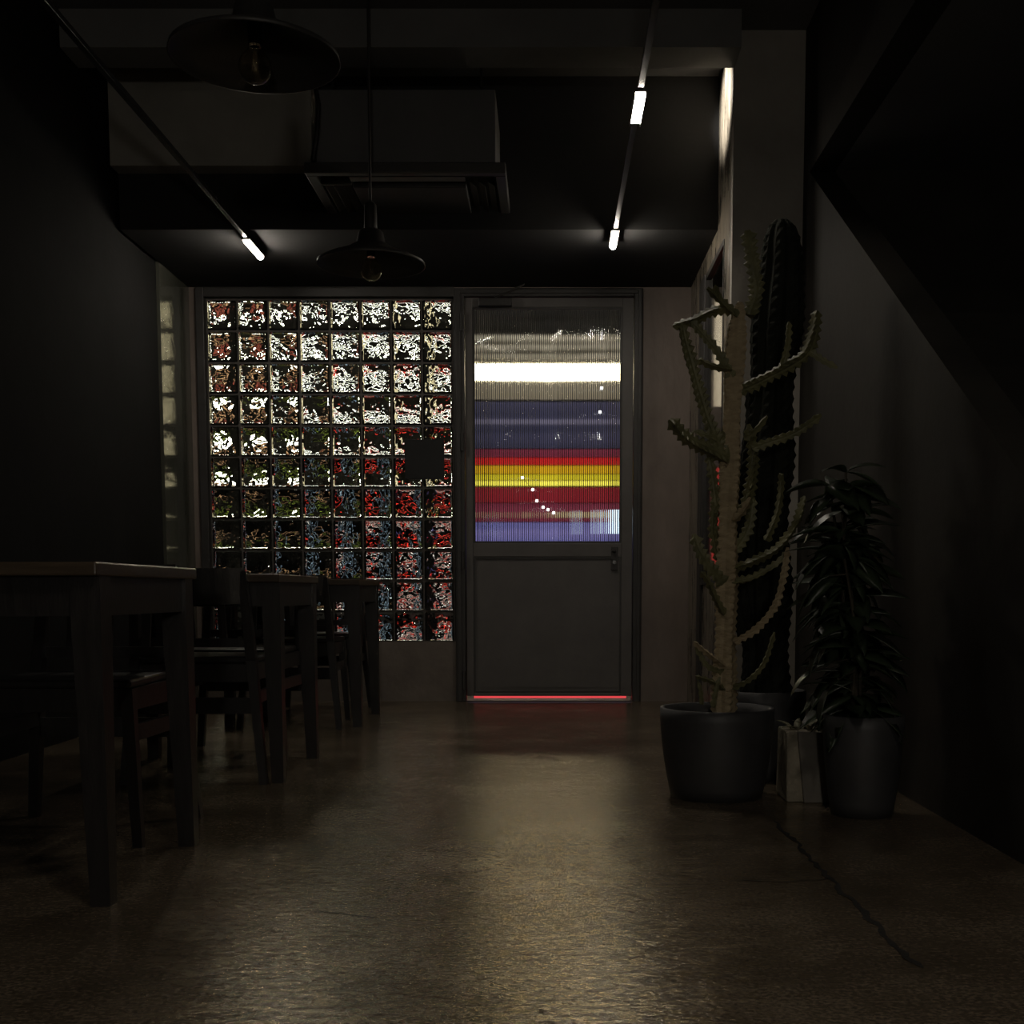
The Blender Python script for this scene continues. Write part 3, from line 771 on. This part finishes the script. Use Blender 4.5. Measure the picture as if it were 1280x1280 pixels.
for k in range(3):
    for sd in (0, 1):
        xa = (ax0 + 0.062 + k * 0.045) if sd == 0 else (ax1 - 0.062 - k * 0.045 - 0.032)
        s_ = 1 if sd == 0 else -1
        xm = (xa, xa + 0.032)
        lo = [(xm[0], gy0 + 0.01, ZA + (0.004 if sd == 0 else 0.024)), (xm[1], gy0 + 0.01, ZA + (0.024 if sd == 0 else 0.004)), (xm[1], gy1 - 0.01, ZA + (0.024 if sd == 0 else 0.004)), (xm[0], gy1 - 0.01, ZA + (0.004 if sd == 0 else 0.024))]
        MB().hexa(lo, [(a_, b_, c_ + 0.004) for a_, b_, c_ in lo]).build('louvre', 'ac_louvre', ac)
MB().box((ax0 + e, ay0 + 0.075, ZA + 0.006), (ax1 - e, ay0 + 0.14, ZA + 0.01)).build('louvre', 'ac_louvre', ac)
q = onz(592, 276, ZA)
MB().lathe([(0.001, -0.008), (0.005, -0.005), (0.006, 0.0)], (q.x, min(q.y, ay1 - 0.03), ZA - 0.001), 10).build('indicator_light', 'tiny_light', ac)
for (xx, yy) in ((ax0 + 0.12, ay0 + 0.12), (ax1 - 0.12, ay0 + 0.12)):
    MB().tube([(xx, yy, ZA + 0.38), (xx, yy, ZC)], 0.006, 6).build('hanging_rod', 'rail_metal', ac)
cp = [at(392, 98, ay0 - 0.05), at(398, 130, ay0 - 0.05), at(396, 165, ay0 - 0.04), at(391, 200, ay0 - 0.02)]
cc = MB().tube([Vector((cp[0].x, cp[0].y, ZC))] + cp + [Vector((ax0 + 0.045, ay0 + 0.03, ZA + 0.06))], 0.011, 8).build('cable', 'lacquer', loc=tuple(cp[-1]))
tag(cc, 'thin black cable hanging beside the air conditioner', 'cable')

# ------------------------------------------------------------------ tables
TW, TD, TZ = 0.72, 0.74, 0.765
def make_table(xr, yn, label):
    """xr: right edge, yn: near edge"""
    r = empty('dining_table', (xr - TW / 2, yn + TD / 2, 0), label, 'table', 'square black dining tables')
    x0_, x1_, y0_, y1_ = xr - TW, xr, yn, yn + TD
    MB().box((x0_, y0_, TZ - 0.03), (x1_, y1_, TZ)).build('tabletop', 'table_wood', r, bevel=0.004)
    for (sx, sy) in ((0, 0), (1, 0), (1, 1), (0, 1)):
        cx_, cy_ = (x1_ - 0.004 if sx else x0_ + 0.004), (y1_ - 0.03 if sy else y0_ + 0.03)
        dx_, dy_ = (-1 if sx else 1), (-1 if sy else 1)
        def sq(wd, z):
            xs = sorted((cx_, cx_ + dx_ * wd)); ys = sorted((cy_, cy_ + dy_ * wd))
            return [(xs[0], ys[0], z), (xs[1], ys[0], z), (xs[1], ys[1], z), (xs[0], ys[1], z)]
        m = MB().hexa(sq(0.044, 0), sq(0.066, TZ - 0.15)).hexa(sq(0.066, TZ - 0.15), sq(0.066, TZ - 0.03))
        m.build('leg', 'lacquer', r)
    ap = 0.088
    MB().box((x0_ + 0.07, y0_ + 0.04, TZ - 0.03 - ap), (x1_ - 0.07, y0_ + 0.06, TZ - 0.03)).build('apron', 'lacquer', r)
    MB().box((x0_ + 0.07, y1_ - 0.06, TZ - 0.03 - ap), (x1_ - 0.07, y1_ - 0.04, TZ - 0.03)).build('apron', 'lacquer', r)
    MB().box((x0_ + 0.014, y0_ + 0.096, TZ - 0.03 - ap), (x0_ + 0.034, y1_ - 0.096, TZ - 0.03)).build('apron', 'lacquer', r)
    MB().box((x1_ - 0.034, y0_ + 0.096, TZ - 0.03 - ap), (x1_ - 0.014, y1_ - 0.096, TZ - 0.03)).build('apron', 'lacquer', r)
    return r
f1 = onz(247, 1055, 0)          # far right foot, nearest table
n2 = onz(353, 977, 0); f2_ = onz(395, 948, 0)
n3 = onz(446, 908, 0); f3_ = onz(473, 893, 0)
XT = (n2.x + f2_.x + n3.x) / 3 + 0.02
ty = [f1.y + 0.03 - TD + 0.01, (n2.y + f2_.y) / 2 - TD / 2, (n3.y + f3_.y) / 2 - TD / 2]
labs = ['nearest square dining table, cut by the left side', 'middle square dining table of the row on the left', 'farthest square dining table, beside the glass blocks']
for yy, lb in zip(ty, labs): make_table(XT, yy, lb)

# ------------------------------------------------------------------ chairs
def make_chair():
    """sits facing +y, its back towards -y, origin under the seat"""
    r = empty('dining_chair', (0, 0, 0))
    sw = 0.20
    MB().hexa([(-0.2, -0.2, 0.437), (0.2, -0.2, 0.437), (0.215, 0.2, 0.437), (-0.215, 0.2, 0.437)],
              [(-0.2, -0.2, 0.462), (0.2, -0.2, 0.462), (0.215, 0.2, 0.462), (-0.215, 0.2, 0.462)]).build('seat', 'lacquer', r, bevel=0.008)
    for s in (-1, 1):
        def q(x, y, z, wx, wy): return [(x - wx, y - wy, z), (x + wx, y - wy, z), (x + wx, y + wy, z), (x - wx, y + wy, z)]
        m = MB()
        m.hexa(q(s * 0.255, -0.25, 0, 0.014, 0.016), q(s * 0.212, -0.215, 0.45, 0.018, 0.02))
        m.hexa(q(s * 0.212, -0.215, 0.45, 0.018, 0.02), q(s * 0.195, -0.262, 0.775, 0.014, 0.013))
        m.build('leg', 'lacquer', r)
        MB().hexa(q(s * 0.225, 0.2, 0, 0.013, 0.013), q(s * 0.2, 0.18, 0.437, 0.018, 0.018)).build('leg', 'lacquer', r)
        MB().hexa([(s * 0.21 - 0.009, -0.2, 0.375), (s * 0.21 + 0.009, -0.2, 0.375), (s * 0.2 + 0.009, 0.17, 0.375), (s * 0.2 - 0.009, 0.17, 0.375)],
                  [(s * 0.21 - 0.009, -0.2, 0.437), (s * 0.21 + 0.009, -0.2, 0.437), (s * 0.2 + 0.009, 0.17, 0.437), (s * 0.2 - 0.009, 0.17, 0.437)]).build('seat_rail', 'lacquer', r)
        MB().hexa([(s * 0.221 - 0.008, -0.215, 0.29), (s * 0.221 + 0.008, -0.215, 0.29), (s * 0.208 + 0.008, 0.18, 0.29), (s * 0.208 - 0.008, 0.18, 0.29)],
                  [(s * 0.221 - 0.008, -0.215, 0.335), (s * 0.221 + 0.008, -0.215, 0.335), (s * 0.208 + 0.008, 0.18, 0.335), (s * 0.208 - 0.008, 0.18, 0.335)]).build('stretcher', 'lacquer', r)
    MB().box((-0.21, -0.228, 0.255), (0.21, -0.212, 0.315)).build('stretcher', 'lacquer', r)
    MB().box((-0.2, -0.222, 0.372), (0.2, -0.204, 0.437)).build('seat_rail', 'lacquer', r)
    MB().box((-0.19, 0.172, 0.372), (0.19, 0.188, 0.437)).build('seat_rail', 'lacquer', r)
    # top rail: gently curved board
    m = MB(); n = 8
    for i in range(n + 1):
        u = -1 + 2 * i / n; x = 0.205 * u; bow = -0.02 * (1 - u * u)
        for (z, y) in ((0.655, -0.247), (0.785, -0.265)):
            m.v += [(x, y + bow - 0.009, z), (x, y + bow + 0.009, z)]
    for i in range(n):
        a_, b_ = 4 * i, 4 * (i + 1)
        m.f += [(a_, b_, b_ + 2, a_ + 2), (b_ + 1, a_ + 1, a_ + 3, b_ + 3), (a_ + 1, b_ + 1, b_, a_), (a_ + 2, b_ + 2, b_ + 3, a_ + 3)]
    m.f += [(0, 2, 3, 1), (4 * n, 4 * n + 1, 4 * n + 3, 4 * n + 2)]
    m.build('top_rail', 'lacquer', r)
    MB().box((-0.2, -0.236, 0.50), (0.2, -0.22, 0.532)).build('back_rail', 'lacquer', r)
    for x in (-0.115, 0.0, 0.115):
        MB().hexa([(x - 0.013, -0.235, 0.53), (x + 0.013, -0.235, 0.53), (x + 0.013, -0.224, 0.53), (x - 0.013, -0.224, 0.53)],
                  [(x - 0.013, -0.262, 0.66), (x + 0.013, -0.262, 0.66), (x + 0.013, -0.251, 0.66), (x - 0.013, -0.251, 0.66)]).build('back_slat', 'lacquer', r)
    return r
proto = make_chair()
c2 = onz(330, 980, 0); c3 = onz(424, 912, 0)
cx2, cx3 = c2.x - 0.255, c3.x - 0.255
spots = [
    (cx2, c2.y + 0.25, 0, 'black slat-back chair tucked into the near side of the middle table'),
    (cx3, c3.y + 0.25, 0, 'black slat-back chair tucked into the near side of the farthest table'),
    (XT - TW / 2 - 0.02, ty[0] + TD + 0.12, 180, 'black chair on the far side of the nearest table'),
    (XT - TW / 2 + 0.0, ty[1] + TD + 0.10, 180, 'black chair on the far side of the middle table'),
    (XT - TW / 2 - 0.01, ty[2] + TD + 0.12, 180, 'black chair between the farthest table and the glass blocks'),
]
for i, (x, y, a, lb) in enumerate(spots):
    o = proto if i == 0 else copy_tree(proto)
    o.location = (x, y, 0); o.rotation_euler = (0, 0, R(a))
    tag(o, lb, 'chair', 'black dining chairs')

# ------------------------------------------------------------------ potted cactus
def catmull(pts, step):
    P = [Vector(p) for p in pts]
    if len(P) == 2:
        n = max(2, int((P[1] - P[0]).length / step))
        return [P[0].lerp(P[1], i / n) for i in range(n + 1)]
    E = [P[0] * 2 - P[1]] + P + [P[-1] * 2 - P[-2]]
    out = []
    for i in range(1, len(E) - 2):
        p0, p1, p2, p3 = E[i - 1:i + 3]
        n = max(2, int((p2 - p1).length / step))
        for k in range(n):
            u = k / n
            out.append(0.5 * ((2 * p1) + (-p0 + p2) * u + (2 * p0 - 5 * p1 + 4 * p2 - p3) * u * u + (-p0 + 3 * p1 - 3 * p2 + p3) * u ** 3))
    out.append(P[-1])
    return out

def ribbed(pts, r0, r1, ribs=3, step=0.011, valley=0.42, tooth=0.24, twist=0.3, tip=True):
    """winged cactus limb: star section, toothed along the ridges"""
    P = catmull(pts, step); n = len(P); m = MB()
    prev = None; ns_ = ribs * 4
    ph0 = random.uniform(0, 6)
    for i, p in enumerate(P):
        u = i / (n - 1)
        tg = (P[min(i + 1, n - 1)] - P[max(i - 1, 0)]).normalized()
        if prev is None:
            a_ = tg.cross(Vector((0, 1, 0.1)))
            if a_.length < 0.05: a_ = tg.cross(Vector((1, 0, 0)))
        else: a_ = prev - tg * prev.dot(tg)
        a_.normalize(); prev = a_; b_ = tg.cross(a_)
        r = r0 + (r1 - r0) * u
        r *= 1 + 0.10 * math.sin(u * 23 + ph0)
        if tip and u > 0.9: r *= math.sqrt(max(0.02, 1 - ((u - 0.9) / 0.1) ** 2)) * 0.8 + 0.2
        tt = (1 + tooth) if i % 2 else (1 - tooth)
        for q in range(ns_):
            an = 2 * math.pi * q / ns_ + ph0 + twist * u
            k = q % 4
            rr = r * tt if k == 0 else (r * valley if k == 2 else r * (valley + 0.16))
            m.v.append(tuple(p + (a_ * math.cos(an) + b_ * math.sin(an)) * rr))
    for i in range(n - 1):
        for q in range(ns_):
            q2 = (q + 1) % ns_
            m.f.append((i * ns_ + q, i * ns_ + q2, (i + 1) * ns_ + q2, (i + 1) * ns_ + q))
    m.f.append(tuple(range(ns_ - 1, -1, -1))); m.f.append(tuple((n - 1) * ns_ + q for q in range(ns_)))
    return m

def make_pot(parent, c, rt, rb, h, mat='pot_black', wall=0.014):
    pr = []
    for k in range(9):
        u = k / 8; pr.append((rb + (rt - rb) * (1 - (1 - u) ** 1.8), h * u))
    inn = [(rt - wall, h), (rt - wall - 0.002, h - 0.045)]
    o = MB().lathe([(rb - 0.02, 0.0)] + pr + inn + [(rt - wall - 0.004, h - 0.06)], c, 48).build('pot', mat, parent, smooth=False)
    for p in o.data.polygons:
        p.use_smooth = len(p.vertices) == 4
    # soil: lumpy disc
    m = MB(); seg = 28; rs = [0.0, 0.3, 0.6, 0.85, 0.995]
    m.v.append((c[0], c[1], c[2] + h - 0.03))
    for rr in rs[1:]:
        for q in range(seg):
            an = 2 * math.pi * q / seg
            m.v.append((c[0] + rr * (rt - wall) * math.cos(an), c[1] + rr * (rt - wall) * math.sin(an), c[2] + h - 0.038 + random.uniform(-0.006, 0.01)))
    for q in range(seg): m.f.append((0, 1 + q, 1 + (q + 1) % seg))
    for k in range(3):
        for q in range(seg):
            q2 = (q + 1) % seg
            m.f.append((1 + k * seg + q, 1 + (k + 1) * seg + q, 1 + (k + 1) * seg + q2, 1 + k * seg + q2))
    m.build('soil', 'soil', o)
    return o

pf_ = onz(897, 1005, 0)
PR = 0.2
pc = Vector((at(896, 884, pf_.y + 0.17).x, pf_.y + 0.165, 0))
ph_pot = at(896, 884, pc.y).z
PR = (at(967, 884, pc.y).x - at(825, 884, pc.y).x) / 2
cac = empty('potted_cactus', tuple(pc), 'tall branching cactus in a round black pot beside the column', 'potted cactus')
make_pot(cac, pc, PR, PR * 0.80, ph_pot)
YP = pc.y
def W(px, py, dy=0.0): return at(px, py, YP + dy)
MB_ = ribbed([W(905, 890), W(907, 800), W(909, 700), W(911, 620), W(914, 540), W(918, 460), W(922, 400), W(925, 378)], 0.046, 0.040, 4, 0.012, 0.62, 0.10, 0.5)
MB_.build('trunk', 'cactus_bark', cac)
limbs = [
    # (points (px, py, dy), radius at the root, at the tip, material)
    ([(938, 395, 0), (946, 365, 0.01), (941, 330, 0.01), (934, 288, 0.02)], 0.027, 0.026, 'cactus_green'),
    ([(922, 395, -0.02), (905, 380, -0.03), (893, 368, -0.04), (884, 360, -0.05)], 0.016, 0.014, 'cactus_green'),
    ([(899, 374, -0.04), (894, 356, -0.05)], 0.012, 0.010, 'cactus_green'),
    ([(915, 386, 0), (890, 389, -0.02), (868, 400, -0.03), (841, 408, -0.04)], 0.020, 0.017, 'cactus_green'),
    ([(908, 572, -0.01), (893, 548, -0.03), (879, 510, -0.05), (866, 465, -0.06), (855, 425, -0.06), (852, 405, -0.06)], 0.026, 0.022, 'cactus_green'),
    ([(915, 472, -0.02), (898, 442, -0.03), (878, 418, -0.04), (864, 402, -0.05)], 0.018, 0.016, 'cactus_green'),
    ([(914, 462, -0.03), (892, 458, -0.05), (872, 449, -0.06)], 0.014, 0.012, 'cactus_green'),
    ([(910, 574, -0.03), (886, 563, -0.05), (860, 549, -0.06), (837, 524, -0.07)], 0.030, 0.024, 'cactus_green'),
    ([(905, 545, -0.02), (885, 545, -0.05), (867, 539, -0.06)], 0.016, 0.012, 'cactus_green'),
    ([(916, 491, 0.0), (948, 476, 0.0), (982, 458, -0.02), (1006, 442, -0.03), (1017, 415, -0.03), (1021, 388, -0.03)], 0.024, 0.024, 'cactus_green'),
    ([(1012, 440, -0.03), (1030, 452, -0.04), (1047, 460, -0.05)], 0.014, 0.011, 'cactus_green'),
    ([(978, 456, -0.02), (984, 430, -0.02), (986, 402, -0.02)], 0.015, 0.011, 'cactus_green'),
    ([(940, 560, -0.02), (962, 552, -0.03), (992, 541, -0.03), (1026, 518, -0.04)], 0.017, 0.016, 'cactus_green'),
    ([(930, 548, -0.02), (944, 538, -0.03), (959, 520, -0.03)], 0.014, 0.011, 'cactus_green'),
    ([(930, 640, 0.02), (940, 600, 0.0), (942, 565, 0.0), (936, 530, 0.0)], 0.024, 0.020, 'cactus_green'),
    ([(918, 690, 0.02), (935, 660, 0.03), (940, 620, 0.03)], 0.022, 0.018, 'cactus_green'),
    ([(915, 712, -0.02), (945, 700, -0.03), (972, 685, -0.03), (995, 655, -0.03), (1006, 620, -0.02)], 0.018, 0.015, 'cactus_green'),
    ([(915, 728, -0.03), (942, 722, -0.05), (972, 704, -0.06), (985, 690, -0.06)], 0.015, 0.012, 'cactus_green'),
    ([(918, 802, -0.03), (944, 786, -0.06), (968, 757, -0.08), (978, 722, -0.09), (984, 684, -0.09)], 0.015, 0.014, 'cactus_bark'),
    ([(908, 862, -0.02), (935, 850, -0.05), (955, 828, -0.06), (968, 790, -0.06)], 0.012, 0.009, 'cactus_green'),
    ([(904, 728, -0.02), (885, 706, -0.05), (872, 685, -0.06), (867, 668, -0.06)], 0.024, 0.022, 'cactus_green'),
    ([(905, 768, -0.03), (893, 745, -0.05), (884, 725, -0.06), (876, 715, -0.06)], 0.014, 0.012, 'cactus_green'),
    ([(905, 832, -0.03), (886, 818, -0.06), (867, 802, -0.08)], 0.012, 0.010, 'cactus_bark'),
    ([(905, 840, -0.02), (884, 832, -0.04), (869, 808, -0.05)], 0.012, 0.009, 'cactus_green'),
    ([(906, 862, -0.03), (890, 852, -0.06), (869, 845, -0.08)], 0.011, 0.008, 'cactus_green'),
    ([(958, 676, 0.02), (972, 640, 0.02), (977, 600, 0.02), (974, 592, 0.02)], 0.015, 0.012, 'cactus_green'),
    ([(916, 650, -0.03), (928, 640, -0.05), (938, 622, -0.05)], 0.016, 0.014, 'cactus_bark'),
    ([(878, 880, -0.04), (876, 862, -0.05), (872, 850, -0.05)], 0.010, 0.007, 'cactus_green'),
    ([(892, 884, -0.06), (896, 862, -0.06), (900, 846, -0.06)], 0.012, 0.009, 'cactus_green'),
    ([(898, 640, 0.0), (894, 610, -0.01), (890, 585, -0.02), (886, 570, -0.02)], 0.020, 0.018, 'cactus_green'),
    ([(900, 700, 0.0), (893, 660, 0.0), (897, 620, 0.0)], 0.022, 0.018, 'cactus_green'),
]
for pts, r0_, r1_, mt in limbs:
    ribbed([W(*p) for p in pts], r0_, r1_, 3, 0.011, 0.40, 0.26).build('branch', mt, cac)

# ------------------------------------------------------------------ thick dark column cactus behind
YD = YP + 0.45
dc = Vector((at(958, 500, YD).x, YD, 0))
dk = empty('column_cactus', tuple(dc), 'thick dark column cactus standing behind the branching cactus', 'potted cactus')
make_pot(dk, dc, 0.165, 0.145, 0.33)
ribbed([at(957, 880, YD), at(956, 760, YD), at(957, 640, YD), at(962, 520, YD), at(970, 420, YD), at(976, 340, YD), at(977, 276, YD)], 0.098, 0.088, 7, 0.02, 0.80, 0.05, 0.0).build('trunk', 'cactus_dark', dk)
ribbed([at(940, 800, YD), at(926, 740, YD - 0.02), at(930, 640, YD), at(945, 560, YD), at(950, 470, YD)], 0.055, 0.05, 6, 0.02, 0.75, 0.06, 0.0).build('branch', 'cactus_dark', dk)

# ------------------------------------------------------------------ rough planter with a small pale plant
b0, b1 = onz(983, 1003, 0), onz(1042, 1003, 0)
ypl = b0.y
hpl = at(990, 915, ypl).z
pl = empty('planter', ((b0.x + b1.x) / 2, ypl + 0.09, 0), 'rough pale concrete planter between the black pot and leafy plant', 'planter')
xl0, xl1, xr0, xr1 = b0.x, at(985, 915, ypl).x, b1.x, at(1034, 915, ypl).x
MB().hexa([(xl0, ypl, 0), (xr0, ypl, 0), (xr0, ypl + 0.19, 0), (xl0, ypl + 0.19, 0)],
          [(xl1, ypl + 0.012, hpl), (xr1, ypl + 0.012, hpl), (xr1, ypl + 0.178, hpl), (xl1, ypl + 0.178, hpl)]).build('body', 'planter_concrete', pl, bevel=0.006)
xm0, xm1 = at(1004, 1003, ypl).x, at(997, 915, ypl).x
textured('planter_shaded', (0.13, 0.118, 0.1), (0.19, 0.173, 0.147), 10.0, (0.6, 0.75), 0.2, 45)  # darker tone paints the unlit front against the lit left side
MB().hexa([(xm0, ypl - 0.012, 0), (xr0 + 0.004, ypl - 0.012, 0), (xr0 + 0.004, ypl + 0.001, 0), (xm0, ypl + 0.001, 0)],
          [(xm1, ypl - 0.002, hpl), (xr1 + 0.004, ypl - 0.002, hpl), (xr1 + 0.004, ypl + 0.0125, hpl), (xm1, ypl + 0.0125, hpl)]).build('front_slab', 'planter_shaded', pl, bevel=0.003)

def leaf_mesh(name, L, wd, fold=0.15, droop=0.35, n=6):
    m = MB()
    for i in range(n + 1):
        u = i / n
        ww = wd * math.sin(math.pi * min(1, u * 0.93 + 0.05)) ** 0.8 * 0.5
        y = L * u; z = -droop * L * u * u
        m.v += [(-ww, y, z + fold * ww), (0, y, z), (ww, y, z + fold * ww), (0, y, z + 0.0012)]
    for i in range(n):
        a_, b_ = 4 * i, 4 * i + 4
        m.f += [(a_, b_, b_ + 1, a_ + 1), (a_ + 1, b_ + 1, b_ + 2, a_ + 2), (a_, a_ + 3, b_ + 3, b_), (a_ + 3, a_ + 2, b_ + 2, b_ + 3)]
    me = m.mesh(name, (0, 0, 0), True)
    return me
def put_leaf(me, parent, p, yaw, pitch, roll=0.0, s=1.0):
    o = bpy.data.objects.new('leaf', me); C.objects.link(o); o.parent = parent
    o.location = Vector(p) - Vector(parent.location)
    o.rotation_euler = (R(pitch), R(roll), R(yaw)); o.scale = (s, s, s)
    return o
pale = leaf_mesh('pale_leaf', 0.085, 0.03, 0.6, 0.5); pale.materials.append(M['leaf_pale'])
for k, (px, py, yaw, pit) in enumerate(((992, 905, 60, 55), (996, 902, -20, 60), (1006, 905, -60, 50), (1016, 905, 50, 50), (1022, 903, -40, 62), (1028, 904, -80, 45), (1000, 906, 120, 40), (1012, 905, 170, 45), (1020, 906, 200, 40))):
    q = at(px, py, ypl + 0.08); put_leaf(pale, pl, (q.x, q.y, hpl - 0.01), yaw, pit, 0, random.uniform(0.8, 1.1))

# ------------------------------------------------------------------ leafy plant at the right
lc = Vector((at(1078, 960, 3.75).x, 3.75, 0))
lp = empty('leafy_plant', tuple(lc), 'bushy dark leafy plant in a dark pot at the right edge', 'potted plant')
make_pot(lp, lc, 0.125, 0.095, at(1070, 893, 3.75).z)
dark = leaf_mesh('broad_leaf', 0.15, 0.062, 0.3, 0.45); dark.materials.append(M['leaf_dark'])
stems = []
for k in range(7):
    a_ = random.uniform(0, 6.28); rr = random.uniform(0.01, 0.05)
    p0 = lc + Vector((rr * math.cos(a_), rr * math.sin(a_), 0.25))
    top = at(random.uniform(1030, 1105), random.uniform(525, 720), lc.y + random.uniform(-0.12, 0.14))
    mid = p0.lerp(top, 0.5) + Vector((random.uniform(-0.04, 0.04), random.uniform(-0.04, 0.04), 0.03))
    path = catmull([p0, mid, top], 0.04)
    MB().tube(path, [0.008 - 0.004 * i / (len(path) - 1) for i in range(len(path))], 6).build('stem', 'stem_brown', lp)
    stems.append(path)
for path in stems:
    for i in range(2, len(path)):
        for q in range(2 if i < len(path) - 3 else 3):
            yaw = random.uniform(0, 360)
            put_leaf(dark, lp, path[i], yaw, random.uniform(-25, 35), random.uniform(-25, 25), random.uniform(0.75, 1.25))
for k, (px, py, yaw, pit) in enumerate(((1040, 540, 95, 10), (1038, 585, 85, 0), (1030, 600, 100, -8), (1040, 640, 80, -20), (1030, 690, 95, -25), (1025, 720, 70, -30), (1030, 790, 100, -35), (1022, 830, 90, -20), (1035, 850, 100, -40))):
    q = at(px + 12, py, lc.y - 0.05)
    e_ = min((p for path in stems for p in path), key=lambda v: (v - q).length)
    if (e_ - q).length > 0.14: continue
    put_leaf(dark, lp, q, yaw, pit, random.uniform(-20, 20), 1.0)
    MB().tube([e_, q], [0.003, 0.002], 5).build('leaf_stalk', 'stem_brown', lp)
